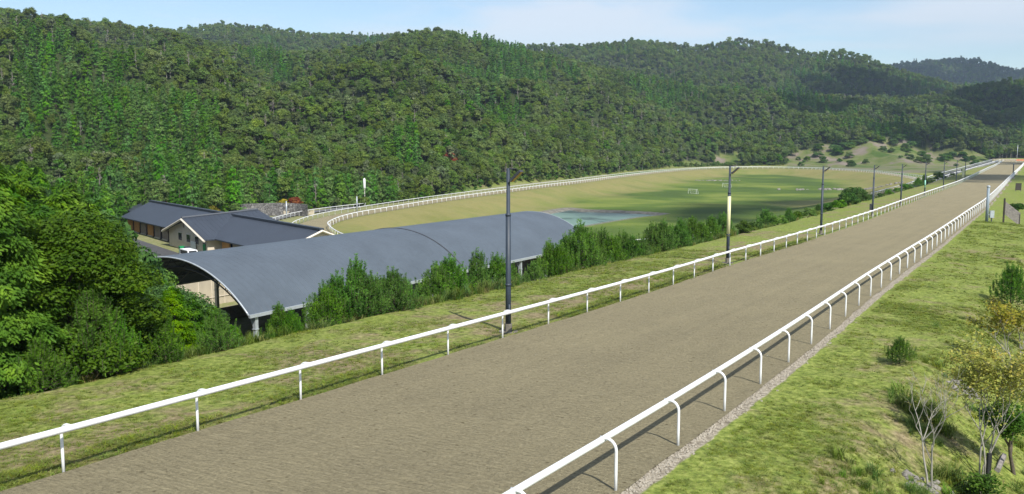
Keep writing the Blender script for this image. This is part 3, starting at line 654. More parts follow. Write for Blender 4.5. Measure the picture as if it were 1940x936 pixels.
# ------------------------------------------------------------------ stable beyond the arena
M['stable_roof_cross'] = roof_mat('stable_cross_roof_metal', (.034, .043, .060), .5, 'Y', .9, .05)
SX = math.atan2(-.790, .613); S0 = (-84.4, 212.4)
def stable():
    root = empty('stable_building', (S0[0], S0[1], -12.3), SX, 'long low stable with navy roofs, orange and grey wall panels and beige gable', 'stable')
    L = 88.5; HW = 7.6; RZ = 6.2; EZ = 3.1
    def slab(b, P, th=.22, mi=0):       # a roof plane with thickness
        P = [tuple(p) for p in P]; Q = [(x, y, z - th) for x, y, z in P]; n = len(P)
        b.add(P + Q, [tuple(range(n)), tuple(range(n, 2 * n))[::-1]] + [(i, i + n, (i + 1) % n + n, (i + 1) % n) for i in range(n)], mi)
    b = MB(); slab(b, [(2.5, -HW, EZ), (L + .6, -HW, EZ), (L + .6, 0, RZ), (-.2, 0, RZ)]); slab(b, [(-.2, 0, RZ), (L + .6, 0, RZ), (L + .6, HW, EZ), (2.5, HW, EZ)])
    slab(b, [(2.5, -HW, EZ), (-.2, 0, RZ), (2.5, HW, EZ), (2.6, HW, EZ - .05), (2.6, -HW, EZ - .05)], .1)
    rf = b.build('roof', M['stable_roof'], root)
    b = MB(); b.box((L / 2, 0, RZ + .12), (L + 1, .75, .34)); b.build('ridge_cap', M['stable_roof'], rf)
    # cross wing
    cx, ch, cz, cf, cb_, zb = 50.8, 11.8, 6.1, -9.4, 5.2, 7.0
    b = MB(); ez = EZ - .05
    slab(b, [(cx - ch, cf, ez), (cx, cf, cz), (cx, cb_, zb), (cx - ch, cb_ + 3, ez)]); slab(b, [(cx, cf, cz), (cx + ch, cf, ez), (cx + ch, cb_ + 3, ez), (cx, cb_, zb)]); slab(b, [(cx, cb_, zb), (cx + ch, cb_ + 3, ez), (cx - ch, cb_ + 3, ez)], .1)
    r2 = b.build('roof', M['stable_roof_cross'], root)
    b = MB(); b.tube([(cx, cf, cz), (cx, cb_, zb)], .26, 6); b.build('ridge_cap', M['stable_roof'], r2)
    b = MB()
    for sx in (-1, 1):
        slab(b, [(cx, cf - .04, cz - .02), (cx + sx * ch, cf - .04, ez - .02), (cx + sx * ch, cf - .04, ez - .5), (cx, cf - .04, cz - .5)], .0)
    for sx in (-1, 1):
        b.tube([(cx + sx * ch, cf - .06, ez - .28), (cx, cf - .06, cz - .28)], .22, 4)
    b.build('bargeboard', M['trim'], root)
    g = MB(); w = 10.6; yz = cf + .9
    g.add([(cx - w, yz, 0), (cx + w, yz, 0), (cx + w, yz, EZ + .25), (cx, yz, cz - .5), (cx - w, yz, EZ + .25), (cx - w, yz + 2.8, 0), (cx + w, yz + 2.8, 0), (cx + w, yz + 2.8, EZ + .2), (cx - w, yz + 2.8, EZ + .2)],
          [(0, 1, 2, 3, 4), (0, 4, 8, 5), (1, 6, 7, 2)])
    wl = g.build('gable_wall', M['plaster'], root)
    for x in (-3.6, 1.0, 5.6):
        f = MB(); f.box((cx + x, yz - .06, 2.35), (2.3, .14, 1.75)); fo = f.build('window', M['trim'], root)
        f = MB(); f.box((cx + x, yz - .14, 2.35), (1.8, .06, 1.35)); f.build('pane', M['glass'], fo)
    f = MB(); f.box((cx + .3, yz - .06, 4.75), (2.6, .1, 1.3)); fo = f.build('loft_hatch', M['trim'], root)
    f = MB(); f.box((cx - 1.5, yz - .08, 4.8), (.5, .1, 1.3)); f.build('shutter', M['panel_grey'], fo)
    f = MB(); f.box((cx + 2.1, yz - .08, 4.5), (.5, .1, 1.1)); f.build('shutter', M['panel_grey'], fo)
    f = MB(); f.box((cx + 4.0, yz - .3, 1.0), (2.6, .12, 2.1)); f.build('white_door', M['white'], root)
    f = MB(); f.box((cx + 9.2, yz - .06, 1.1), (1.3, .1, 2.1)); f.build('door', M['glass'], root)
    # walls of the long wings
    b = MB(); b.box((20.5, -5.7, 1.6), (34, .3, 3.2)); b.box((L - 13.5, -5.7, 1.6), (26, .3, 3.2)); b.box((L / 2 + 1, 6.3, 1.6), (L - 4, .3, 3.2)); b.build('wall', M['black'], root)  # front walls painted black for the shade inside the openings between panels
    b = MB(); b.add([(L, -6.3, 0), (L, 6.3, 0), (L, 6.3, EZ + .3), (L, 0, RZ - .25), (L, -6.3, EZ + .3)], [(0, 1, 2, 3, 4)]); b.add([(3.2, -6.3, 0), (3.2, 6.3, 0), (3.2, 6.3, EZ), (3.2, -6.3, EZ)], [(0, 3, 2, 1)]); b.build('end_wall', M['plaster'], root)
    b = MB(); b.tube([(L + .62, -HW, EZ - .15), (L + .62, 0, RZ - .15), (L + .62, HW, EZ - .15)], .2, 4); b.build('bargeboard', M['trim'], root)
    for i, c in enumerate('OOGOGGG'):
        x = 3.6 + i * 5.0; b = MB(); b.box((x + 1.7, -6.2, 1.55), (3.5, .22, 2.75)); b.box((x + 1.6, -6.3, .12), (3.2, .3, .25), mi=1)
        for k in range(1, 8): b.box((x + .05 + k * .39, -6.32, 1.55), (.04, .04, 2.7))
        b.build('wall_panel', [M['wood_orange' if c == 'O' else 'panel_grey'], M['trim']], root)
    for i, c in enumerate('OGGGG'):
        x = 62.6 + i * 5.0; b = MB(); b.box((x + 1.7, -6.2, 1.55), (3.5, .22, 2.75)); b.build('wall_panel', M['wood_orange' if c == 'O' else 'panel_grey'], root)
    b = MB()
    for i in range(44):
        x = 3.4 + i * 2.0
        if cx - ch < x < cx + ch: continue
        b.box((x, -6.9, EZ - .12), (.14, 1.3, .2))
    b.build('rafter_tail', M['wood_orange'], root)
    def P(x, y): c, s = math.cos(SX), math.sin(SX); return (S0[0] + x * c - y * s, S0[1] + x * s + y * c)
    return P
SP = stable()
def shed():
    x, y = SP(-16, 5); root = empty('low_shed', (x, y, -12.3), SX, 'low navy roofed shed half hidden behind trees, left of the stable', 'shed')
    b = MB()
    for s in (-1, 1): b.add([(-8, s * 5.5, 2.9), (14, s * 5.5, 2.9), (14, 0, 4.6), (-8, 0, 4.6)], [(0, 1, 2, 3)])
    b.build('roof', M['stable_roof'], root)
    b = MB(); b.box((3, 0, 1.4), (21, 9.6, 2.8)); b.build('wall', M['plaster'], root)
shed()
# asphalt drive and grass strip before the stable, grey flank wall by the trees
V = [SP(0, -9.6), SP(92, -12.5), SP(92, -21), SP(0, -18)]
b = MB(); b.add([(x, y, -12.22) for x, y in V], [(0, 1, 2, 3)]); tag(b.build('drive', M['asphalt']), kind='structure')
b = MB(); b.box((0, 0, 1.3), (5, .5, 2.6)); b.box((0, 0, 2.7), (5.2, .7, .2))
x, y = SP(20, -21.5); tag(b.build('block_wall', M['concrete'], loc=(x, y, -12.3), rz=SX + 1.2), 'short pale block wall half hidden in the trees left of the drive', 'wall')
for (lx, ly, h, m_, nm, lb, ct) in ((53.9, -10.6, 1.1, 'green_bin', 'wheelie_bin', 'bright green lidded bin before the stable gable', 'bin'), (57.2, -10.7, 1.3, 'steel_blue', 'wheelie_bin', 'dark lidded bin right of the bright green one', 'bin')):
    x, y = SP(lx, ly); r = empty(nm, (x, y, -12.25), SX, lb, ct)
    b = MB(); b.box((0, 0, h * .5), (.7, .75, h), taper=1.12); b.build('body', M[m_], r)
    b = MB(); b.box((0, 0, h + .05), (.85, .9, .1)); b.build('lid', M[m_], r)
    b = MB(); b.tube([(-.3, .4, .12), (.3, .4, .12)], .12, 8); b.build('wheel', M['black'], r)
def van():
    x, y = SP(66.0, -13.2); r = empty('parked_van', (x, y, -12.22), SX + .05, 'white van parked by the stable gable, only its roof clear of the arena', 'van')
    b = MB(); P = [(-2.2, .35), (2.1, .35), (2.2, .9), (1.75, 1.05), (1.35, 1.85), (-2.1, 1.9), (-2.25, 1.0)]; n = len(P)
    b.add([(a, -.82, c) for a, c in P] + [(a, .82, c) for a, c in P], [tuple(range(n)), tuple(range(n, 2 * n))[::-1]] + [(i, i + n, (i + 1) % n + n, (i + 1) % n) for i in range(n)])
    b.build('body', M['white'], r)
    b = MB(); b.add([(1.78, -.7, 1.1), (1.78, .7, 1.1), (1.42, .66, 1.78), (1.42, -.66, 1.78)], [(0, 1, 2, 3)])
    for s in (-1, 1): b.add([(-1.9, s * .83, 1.15), (1.4, s * .83, 1.15), (1.15, s * .83, 1.75), (-1.9, s * .83, 1.75)], [(0, 1, 2, 3)])
    b.build('window', M['glass'], r)
    for sx in (-1.4, 1.4):
        for sy in (-.8, .8): b = MB(); b.tube([(sx, sy - .1, .33), (sx, sy + .1, .33)], .33, 12); b.build('wheel', M['black'], r)
van()
# stone retaining wall right of the stable
b = MB(); n = 14; V = []
for k in range(n + 1):
    f = k / n; x = -72.5 + 18 * f; y = 238 + 13 * math.sin(f * 2.2) - 6 * f; h = 3.6 - .4 * f
    V += [(x, y, -12.6), (x - .5, y + 1.7, -12.3 + h), (x - .7, y + 2.6, -12.3 + h), (x - 1.2, y + 9, -12.3 + h * .8)]
F = []
for k in range(n):
    for q in range(3): F.append((k * 4 + q, k * 4 + 4 + q, k * 4 + 5 + q, k * 4 + 1 + q))
b.add(V, F); tag(b.build('stone_retaining_wall', M['stone']), 'curved dark retaining wall of rough stone blocks, right of the stable roofs', 'retaining wall')
b = MB(); b.box((0, 0, .55), (8.5, .3, 1.1)); b.box((0, 0, 1.14), (8.7, .45, .12))
for k in range(5): b.box((-4 + k * 2, .0, .7), (.3, .5, 1.4))
tag(b.build('garden_wall', M['beige_wall'], loc=(-58.5, 249, -12.3), rz=.5), 'low cream wall at the end of the dark stone retaining wall', 'wall')

# ------------------------------------------------------------------ lamps, poles, boards, goals
def street_lamp(s, du, H, label, band=None, group='street lamps along the gallop', extras=None):
    o_ = float(oL_(s)) - du; x, y = so2xy(s, o_); z = gz(x, y)
    root = empty('street_lamp', (x, y, z), math.atan2(-DX, DY), label, 'street lamp', group)
    b = MB(); b.tube([(0, 0, -.3), (0, 0, .04)], .42, 14); b.tube([(0, 0, .03), (0, 0, .38)], .17, 8); b.build('base_plinth', M['plinth'], root)
    b = MB(); b.tube([(0, 0, .36), (0, 0, 2.0), (0, 0, 5.1)], [.125, .118, .112], 12); b.tube([(0, 0, 2.05), (0, 0, 2.15)], .132, 12); b.box((.10, -.07, 1.0), (.06, .1, .5))
    b.build('pole', M['steel_blue'], root, True)
    b = MB(); b.tube([(0, 0, 5.1), (0, 0, 5.2), (0, 0, 5.21), (0, 0, H)], [.125, .115, .085, .075], 12); b.build('upper_pole', M['steel_blue'], root, True)
    if band:
        z0, z1, mt = band; b = MB(); b.tube([(0, 0, z0), (0, 0, z1)], .128, 12); b.build('colour_band', M[mt], root, True)
    b = MB(); b.tube([(-.05, 0, H - .02), (.42, 0, H - .02)], .025, 6); b.tube([(0, 0, H - .55), (.28, 0, H - .38)], .035, 6); b.build('arm', M['dark_steel'], root)
    b = MB(); V = [(.12, -.14, H - .50), (.12, .14, H - .50), (.62, .14, H - .06), (.62, -.14, H - .06)]
    b.add(V + [(x_ + .07, y_, z_ - .08) for x_, y_, z_ in V], [(0, 1, 2, 3), (7, 6, 5, 4), (0, 4, 5, 1), (1, 5, 6, 2), (2, 6, 7, 3), (3, 7, 4, 0)])
    hd = b.build('lamp_head', M['dark_steel'], root)
    b = MB(); b.add([(x_ + .075, y_ * .8, z_ - .085) for x_, y_, z_ in V], [(0, 1, 2, 3)]); b.build('lens', M['amber'], hd)
    if extras == 'box': b = MB(); b.box((-.22, 0, 1.2), (.3, .45, .8)); b.build('switch_box', M['dark_steel'], root)
    return root
street_lamp(33.2, .70, 7.15, 'tall slate-blue lamp post rising before the arena roof, nearest the camera', extras=None)
street_lamp(64.6, .72, 7.1, 'lamp post with a long pale yellow band round its middle', (2.0, 4.9, 'yellow'))
street_lamp(96.1, .8, 7.0, 'plain dark lamp post just beyond the yellow-banded one')
street_lamp(131.3, .9, 6.9, 'dark lamp post with a switch box low on its pole', None, extras='box')
street_lamp(162.9, .8, 6.8, 'thin dark lamp post between the boxed one and the teal-banded one')
street_lamp(205.5, 1.0, 6.9, 'dark lamp post with a short teal band low on its pole', (1.6, 3.2, 'teal'))
street_lamp(248.8, 1.0, 6.8, 'first small dark lamp post beyond the teal-banded one')
street_lamp(294.7, 1.2, 6.8, 'second small dark lamp post beyond the teal-banded one')
street_lamp(340.4, 1.4, 6.8, 'last and smallest of the lamp posts left of the gallop')
def side_pole(x, y, H, label, box):
    z = gz(x, y); root = empty('boundary_pole', (x, y, z), 0, label, 'pole')
    b = MB(); b.tube([(0, 0, -.2), (0, 0, H)], [.19, .17], 14); b.build('pole', M['pole_grey'] if box else M['steel_blue'], root, True)
    b = MB(); b.tube([(0, 0, H - .02), (0, 0, H + .08), (0, 0, H + .17), (0, 0, H + .24)], [.17, .24, .2, .05], 12); b.build('cap', M['galv'], root, True)
    if box:
        b = MB(); b.box((.62, .05, .95), (.5, .3, .9)); b.box((.3, .05, .9), (.2, .08, .1)); b.build('meter_box', M['galv'], root)
        b = MB(); b.box((.62, .05, .25), (.12, .12, .5)); b.build('box_leg', M['dark_steel'], root)
side_pole(59.9, 114.4, 4.35, 'stout capped grey pole with a meter box, on the grass right of the gallop', True)
side_pole(189.6, 345.0, 4.4, 'small capped pole far off on the right verge, near the end of the gallop', False)
def slat_panel():
    x, y = 62.9, 114.3; z = gz(x, y); root = empty('slatted_panel', (x, y, z), -.12, 'weathered slatted wooden panel with a sloping top, standing beside the stout grey pole', 'wooden panel')
    b = MB(); b.box((-.85, .1, 1.55), (.14, .22, 3.2)); b.build('post', M['wood_dark'], root)
    b = MB(); b.box((1.0, 0, .35), (.12, .12, 1.6)); b.build('post', M['wood_dark'], root)
    sl = -.78
    for k in range(5):
        b = MB(); x0, x1 = -.78, 1.08; zt0 = 2.75 - k * .33
        V = [(x0, -.05, zt0), (x1, -.05, zt0 + sl * (x1 - x0)), (x1, -.05, zt0 + sl * (x1 - x0) - .29), (x0, -.05, zt0 - .29)]
        b.add(V + [(a, .05, c) for a, _, c in V], [(0, 1, 2, 3), (7, 6, 5, 4), (0, 4, 5, 1), (1, 5, 6, 2), (2, 6, 7, 3), (3, 7, 4, 0)])
        b.build('slat', M['wood_grey'], root)
    b = MB(); b.tube([(-.8, .3, 0), (-.78, .06, 1.7)], .05, 6); b.build('brace', M['wood_dark'], root)
slat_panel()
def dark_board():
    x, y = 121.0, 217.5; z = gz(x, y); root = empty('notice_board', (x, y, z), 0, 'dark upright board standing on the grass beyond the slatted panel', 'board')
    b = MB(); b.box((0, 0, 1.15), (1.35, .14, 1.7)); b.build('board', M['wood_dark'], root)
    for s in (-.6, .6): b = MB(); b.box((s, .1, .6), (.1, .1, 1.4)); b.build('leg', M['wood_grey'], root)
dark_board()
def goal(x, y, ang, label):
    z = gz(x, y); root = empty('football_goal', (x, y, z), ang, label, 'goal', 'football goals on the field')
    b = MB(); b.tube([(-2.5, 0, 0), (-2.5, 0, 2.1), (2.5, 0, 2.1), (2.5, 0, 0)], .065, 6); b.build('goal_frame', M['white'], root)
    b = MB()
    for s in (-2.5, 2.5): b.tube([(s, 0, 2.1), (s, .7, 2.1), (s, 1.6, 0)], .05, 5)
    b.tube([(-2.5, 1.6, 0.03), (2.5, 1.6, 0.03)], .05, 5); b.build('back_stay', M['white'], root)
    b = MB()
    for k in range(16): x_ = -2.5 + 5 * k / 15; b.tube([(x_, 0, 2.1), (x_, .7, 2.1), (x_, 1.6, 0)], .006, 3)
    for k in range(7): b.tube([(-2.5, .7 + .13 * k, 2.1 - .3 * k), (2.5, .7 + .13 * k, 2.1 - .3 * k)], .006, 3)
    b.build('net', M['white'], root)
goal(84.0, 424, -.95, 'nearer white football goal, closer to the pond')
goal(113.8, 484, -.95, 'farther white football goal, away from the pond')
# flood basin stones, yellow marker, far barrier, utility pole, tall white-topped pole
def rocks(name, cx, cy, n, sx, sy, r0, r1, label, seed, rz=0, cat='rocks'):
    rg = random.Random(seed); b = MB(); z0 = gz(cx, cy)
    for k in range(n):
        x, y = rg.gauss(0, sx / 2), rg.gauss(0, sy / 2); x, y = x * math.cos(rz) - y * math.sin(rz), x * math.sin(rz) + y * math.cos(rz)
        r = rg.uniform(r0, r1); z = gz(cx + x, cy + y) - z0 + r * .2
        V = []; 
        for i in range(3):
            for j in range(6):
                a = j / 6 * 6.283 + i * .5; q = (1.0, .95, .45)[i] * r * rg.uniform(.75, 1.2); V.append((x + q * math.cos(a), y + q * math.sin(a) * .8, z + (-.4, .15, .6)[i] * r))
        F = [(i * 6 + j, i * 6 + (j + 1) % 6, i * 6 + 6 + (j + 1) % 6, i * 6 + 6 + j) for i in range(2) for j in range(6)] + [(12, 13, 14, 15, 16, 17)]
        b.add(V, F)
    return tag(b.build(name, M['rock'], loc=(cx, cy, z0)), label, cat, kind='stuff')
rocks('loose_stones', 170, 455, 110, 26, 7, .3, 1.0, 'strip of pale stones at the far edge of the green field', 4, 0)
rocks('loose_stones', 128, 565, 40, 12, 4, .3, .8, 'few pale stones on the far bank of the field', 5, 0)
rocks('loose_stones', 10.9, 23.4, 60, .8, .45, .04, .11, 'heap of grey stones at the foot of the bare sapling', 6)
rocks('loose_stones', 16.9, 33.0, 26, .8, .6, .05, .15, 'scatter of light grey stones beside the yellow-green tree', 8)
def marker():
    x, y = so2xy(360, float(oL_(360)) - 3.0); z = gz(x, y); r = empty('marker_post', (x, y, z), 0, 'yellow distance marker post beyond the last lamp post', 'marker post')
    b = MB(); b.box((0, 0, 1.9), (.8, .2, 3.4)); b.build('panel', M['yellow'], r)
    b = MB(); b.box((0, .12, .9), (.2, .1, 2.4)); b.build('post', M['dark_steel'], r)
marker()
def barrier():
    x, y = 364.0, 645.0; z = -6.2; r = empty('end_barrier', (x, y, z), 0, 'orange-topped barrier across the far end of the gallop', 'barrier')
    b = MB(); b.box((0, 0, 1.5), (17, .3, 1.3)); b.build('panel', M['orange'], r)
    for k in range(6): b = MB(); b.box((-8 + k * 3.2, 0, .6), (.25, .25, 2)); b.build('post', M['galv'], r)
    x, y = 346.0, 642.0; z = -6.0; r = empty('guard_rail', (x, y, z), 0, 'pale beige guard rail left of the orange barrier at the top of the link track', 'guard rail')
    b = MB(); b.box((0, 0, 1.9), (17, .2, .45)); b.box((0, 0, 1.2), (17, .2, .3)); b.build('rail', M['beige_wall'], r)
    for k in range(8): b = MB(); b.box((-8.2 + k * 2.34, .2, .7), (.25, .25, 2.6)); b.build('post', M['beige_wall'], r)
    x, y = 400.0, 668.0; z = gz(x, y); b = MB()
    b.add([(-24, 0, -2), (24, 0, -2), (24, 8, 6.5), (8, 8, 7.5), (-10, 8, 6), (-24, 8, 2.0)], [(0, 1, 2, 3, 4, 5)]); b.add([(-24, 8, 2), (-10, 8, 6), (8, 8, 7.5), (24, 8, 6.5), (24, 22, 5), (-24, 22, 2)], [(0, 1, 2, 3, 4, 5)][::-1])
    tag(b.build('slope_wall', M['stone'], loc=(x, y, z), rz=math.atan2(-DX, DY)), 'grey faced cutting wall behind the orange barrier', 'retaining wall')
barrier()
def util_pole(x, y, H, label, white):
    z = gz(x, y); r = empty('utility_pole', (x, y, z), 0, label, 'pole')
    b = MB(); b.tube([(0, 0, -.2), (0, 0, H)], [.2, .15], 8); b.build('pole', M['concrete'] if white else M['galv'], r, True)
    if white:
        b = MB(); b.tube([(0, 0, H - .1), (0, 0, H + .3), (0, 0, H + 3.0), (0, 0, H + 3.4)], [.2, .42, .38, .1], 10); b.build('speaker_head', M['white'], r, True)
        b = MB(); b.tube([(0, 0, H - 3), (.7, 0, H - 2.8)], .07, 5); b.build('bracket', M['galv'], r)
util_pole(-46.6, 287.5, 5.5, 'tall pole with a white column-shaped head before the forest, left of the oval', True)
util_pole(-44.2, 259.0, 4.4, 'thin grey pole beside the outer rail of the oval', False)
util_pole(-60.5, 243.5, 4.2, 'thin dark pole by the low cream wall', False)
util_pole(377.0, 682.0, 12, 'pale utility pole above the cutting wall at the far end', False)

# ------------------------------------------------------------------ leaf and branch generators
def unit(v): return v / (np.linalg.norm(v, axis=-1, keepdims=True) + 1e-9)
def leaf_quads(P, Nn, size, asp, rg, bend=.0, dirv=None, diamond=True):
    """one leaf (or leaf clump) face at every point: normal Nn, long axis dirv or random"""
    k = len(P); Nn = unit(Nn)
    if dirv is None: dirv = rg.normal(size=(k, 3))
    T = unit(dirv - (dirv * Nn).sum(1, keepdims=True) * Nn); B = np.cross(Nn, T)
    s = np.asarray(size).reshape(-1, 1) * np.ones((k, 1)); w = s * asp
    if diamond: q = [P, P + T * s * .5 + B * w * .5 - Nn * s * bend * .3, P + T * s - Nn * s * bend, P + T * s * .5 - B * w * .5 - Nn * s * bend * .3]
    else: q = [P - T * s * .5 - B * w * .5, P + T * s * .5 - B * w * .35, P + T * s * .4 + B * w * .5, P - T * s * .5 + B * w * .4]
    return np.stack(q, 1)
def broad_crown(seed, n, R, H, z0, size, lobes=16, asp=.8):
    """lobed crown: leaf clumps on the shells of overlapping sub-balls"""
    rg = np.random.default_rng(seed); a = rg.uniform(0, 6.283, lobes); h = rg.uniform(0, 1, lobes)
    rad = R * .62 * np.sqrt(np.clip(1 - (h * 1.3 - .35) ** 2, .1, 1)) * rg.uniform(.55, 1.1, lobes)
    C = np.stack([np.cos(a) * rad, np.sin(a) * rad, z0 + H * (.12 + .72 * h)], 1); lr = R * rg.uniform(.24, .46, lobes)
    pick = rg.choice(lobes, n, p=lr ** 2 / (lr ** 2).sum()); D = unit(rg.normal(size=(n, 3))); D[:, 2] = np.abs(D[:, 2]) * .95 - .35 * rg.random(n)
    D = unit(D); P = C[pick] + D * (lr[pick] * rg.uniform(.72, 1.08, n))[:, None] * np.array([1, 1, .82])
    Nn = unit(D + rg.normal(size=(n, 3)) * .55 + [0, 0, .25])
    return leaf_quads(P, Nn, size * rg.uniform(.6, 1.3, n), asp, rg, .2, None, False)
def cone_crown(seed, n, R, H, z0, size, branches=60, droop=.25, up=.1, asp=.5, power=.85):
    """conifer: sprays of foliage along branches that shorten towards the tip"""
    rg = np.random.default_rng(seed); hb = np.sort(rg.uniform(0, 1, branches) ** 1.15); per = n // branches; V = []
    for h in hb:
        a = rg.uniform(0, 6.283); L = R * (1 - h) ** power * rg.uniform(.68, 1.12) + .12 * R * .5; k = per
        f = rg.uniform(.25, 1, k) ** .75; d = np.array([math.cos(a), math.sin(a), 0]); sd = np.array([-d[1], d[0], 0])
        wv = rg.normal(size=k) * L * .17 * (1.15 - f * .5)
        zz = z0 + H * h + L * (up * f - droop * f ** 2) + rg.normal(size=k) * .05 * R - np.abs(wv) * .35
        P = d * (f * L)[:, None] + sd * wv[:, None]; P[:, 2] = zz
        dv = d * 1.0 + sd * (wv / (L + .01) * 3)[:, None] + rg.normal(size=(k, 3)) * .25; dv[:, 2] -= .25
        Nn = np.array([0, 0, 1.]) + d * .75 + rg.normal(size=(k, 3)) * .45
        V.append(leaf_quads(P, Nn, size * rg.uniform(.6, 1.35, k), asp, rg, .25, dv))
    return np.concatenate(V)
def trunk_mb(H, r, seed=0, limbs=5, lean=.04, z0=.4):
    rg = random.Random(seed); b = MB(); P = [(0, 0, -.5)]
    for k in range(1, 7): P.append((rg.gauss(0, lean) * H * .3, rg.gauss(0, lean) * H * .3, H * k / 6))
    b.tube(P, [r * 1.25, r, r * .85, r * .7, r * .5, r * .35, r * .12], 7)
    for k in range(limbs):
        a = rg.uniform(0, 6.28); h = H * rg.uniform(z0, .85); L = H * rg.uniform(.12, .25)
        b.tube([(0, 0, h), (math.cos(a) * L * .5, math.sin(a) * L * .5, h + L * .25), (math.cos(a) * L, math.sin(a) * L, h + L * .6)], [r * .4, r * .25, r * .06], 5)
    return b
def dead_mb(H, seed):
    rg = random.Random(seed); b = trunk_mb(H, .11, seed, 0, .05)
    for k in range(26):
        a = rg.uniform(0, 6.28); h = H * rg.uniform(.35, .97); L = H * rg.uniform(.08, .24) * (1.15 - h / H)
        p = [(0, 0, h), (math.cos(a) * L * .6, math.sin(a) * L * .6, h + L * .5), (math.cos(a + .3) * L, math.sin(a + .3) * L, h + L * 1.1)]
        b.tube(p, [.06, .04, .02], 4, False)
        b.tube([p[1], (p[1][0] + rg.gauss(0, .3), p[1][1] + rg.gauss(0, .3), p[1][2] + L * .5)], [.035, .015], 4, False)
    return b
def mb_q(V):
    b = MB(); b.quads(V); return b

# forest kinds: each a crown and a trunk, about 10 m tall
KINDS = []                                   # (crown MB, crown mat, trunk MB, trunk mat, species)
for k in range(6):
    rg = random.Random(k); R = rg.uniform(3.1, 4.3); H = rg.uniform(4.8, 6.8)
    KINDS.append((mb_q(broad_crown(100 + k, 1700, R, H, 3.0, .42, 18 + k)), 'broad', trunk_mb(H + .8, .13, k, 3, .03), 'bark', 'broadleaf'))
for k in range(3):
    KINDS.append((mb_q(cone_crown(200 + k, 1000, 2.3 + .25 * k, 9.5 + k, 1.6, .72, 62, .22, .12, .45)), 'cypress_far', trunk_mb(10.5 + k, .16, 20 + k, 0), 'bark', 'cypress'))
for k in range(2):
    KINDS.append((mb_q(broad_crown(150 + k, 700, 3.0, 6.5, 3.0, .5, 12)), 'grey_leaf', trunk_mb(8.5, .16, 30 + k, 8), 'bark_pale', 'pale_broadleaf'))
for k in range(2):
    dm = dead_mb(9.5 + k, 40 + k); KINDS.append((dm, 'dead', None, None, 'dead'))
KINDS.append((mb_q(broad_crown(170, 800, 2.9, 6.6, 2.2, .55, 14)), 'broad_near', trunk_mb(8, .15, 60), 'bark', 'bright_broadleaf'))

# ------------------------------------------------------------------ the forest on the hills
rgF = np.random.default_rng(11)
def forest_points():
    out = []
    for y0, y1, sp, scl in ((60, 420, 3.9, .80), (420, 780, 4.3, .85), (780, 1300, 5.3, .95), (1300, 2000, 7.2, 1.1), (2000, 3150, 12.0, 1.5)):
        xs = np.arange(-.64 * y1 - 10, .64 * y1 + 10, sp); ys = np.arange(y0, y1, sp)
        X, Y = np.meshgrid(xs, ys); X = X.ravel() + rgF.uniform(-.45, .45, X.size) * sp; Y = Y.ravel() + rgF.uniform(-.45, .45, Y.size) * sp
        k = (np.abs(X) < .60 * Y + 8); X = X[k]; Y = Y[k]
        Z, q = ground(X, Y, True); b = bearing(X, Y); t = q['t']; nn = fbm(X / 30, Y / 30, 4, 31)
        ok = (t > .004) & (q['do'] < -4.5) & ((np.abs(q['v'] + 6) > 16) | (Y > 770))
        clr = (b > 1490) & (b < 1870) & (Y > 600) & (Y < 838 + (nn - .5) * 70)
        clr2 = ((b > 1265) & (b < 1400) & (t < .11 + (nn - .5) * .12))
        ok &= ~clr & ~clr2
        ok |= (t <= .004) & (Y > 108) & (b < np.interp(Y, [110, 200, 240], [205, 222, 250])) & (q['u'] > 14)
        ok &= ~((Y > 600) & (q['u'] < 60) & (q['v'] < 22) & (q['u'] > -200) & (Y < 745))
        X, Y, Z, b, t = X[ok], Y[ok], Z[ok], b[ok], t[ok]
        out.append(np.stack([X, Y, Z, b, t, np.full(len(X), scl)], 1))
    P = np.concatenate(out)
    # drop what hills hide: running maximum of the elevation angle along each bearing
    el = (P[:, 2] - CAMZ) / P[:, 1]; bi = ((P[:, 3] + 400) / 12).astype(int); keep = np.ones(len(P), bool)
    for c in np.unique(bi):
        ii = np.where(bi == c)[0]; ii = ii[np.argsort(P[ii, 1])]; m = np.maximum.accumulate(el[ii])
        top = (P[ii, 2] + 13 - CAMZ) / P[ii, 1]
        keep[ii] = top > np.r_[-9, m[:-1]] - .002
    return P[keep]
FP = forest_points()
def species(P):
    x, y, b, t = P[:, 0], P[:, 1], P[:, 3], P[:, 4]; n = len(P); r = rgF.random(n)
    cn = fbm(x / 85, y / 85, 3, 77); dn = fbm(x / 60, y / 60, 3, 88)
    con = (cn > .67) | ((b < 720) & (t < .06) & (dn > .3)) | ((b < 420) & (t < .46) & (t > .05) & (b > 40) & (cn > .34)) | ((b > 620) & (b < 800) & (t < .14) & (cn > .45))
    k = rgF.integers(0, 6, n)
    k = np.where(con & (r < .93), 6 + rgF.integers(0, 3, n), k)
    r2 = rgF.random(n)
    k = np.where(~con & (r2 < .14), 9 + rgF.integers(0, 2, n), k)
    k = np.where(~con & (r2 > .90), 13, k)
    k = np.where((r2 > .56) & (r2 < .56 + .018 + .055 * np.clip((dn - .52) * 6, 0, 1)), 11 + rgF.integers(0, 2, n), k)
    return k
FK = species(FP)
FS = FP[:, 5] * (.55 + .8 * rgF.beta(2.2, 2.6, len(FP)) + .25 * fbm(FP[:, 0] / 22, FP[:, 1] / 22, 2, 91)) * np.where(FP[:, 1] < 420, .88, 1)
FR = rgF.uniform(0, 6.283, len(FP))
print('forest points', len(FP))

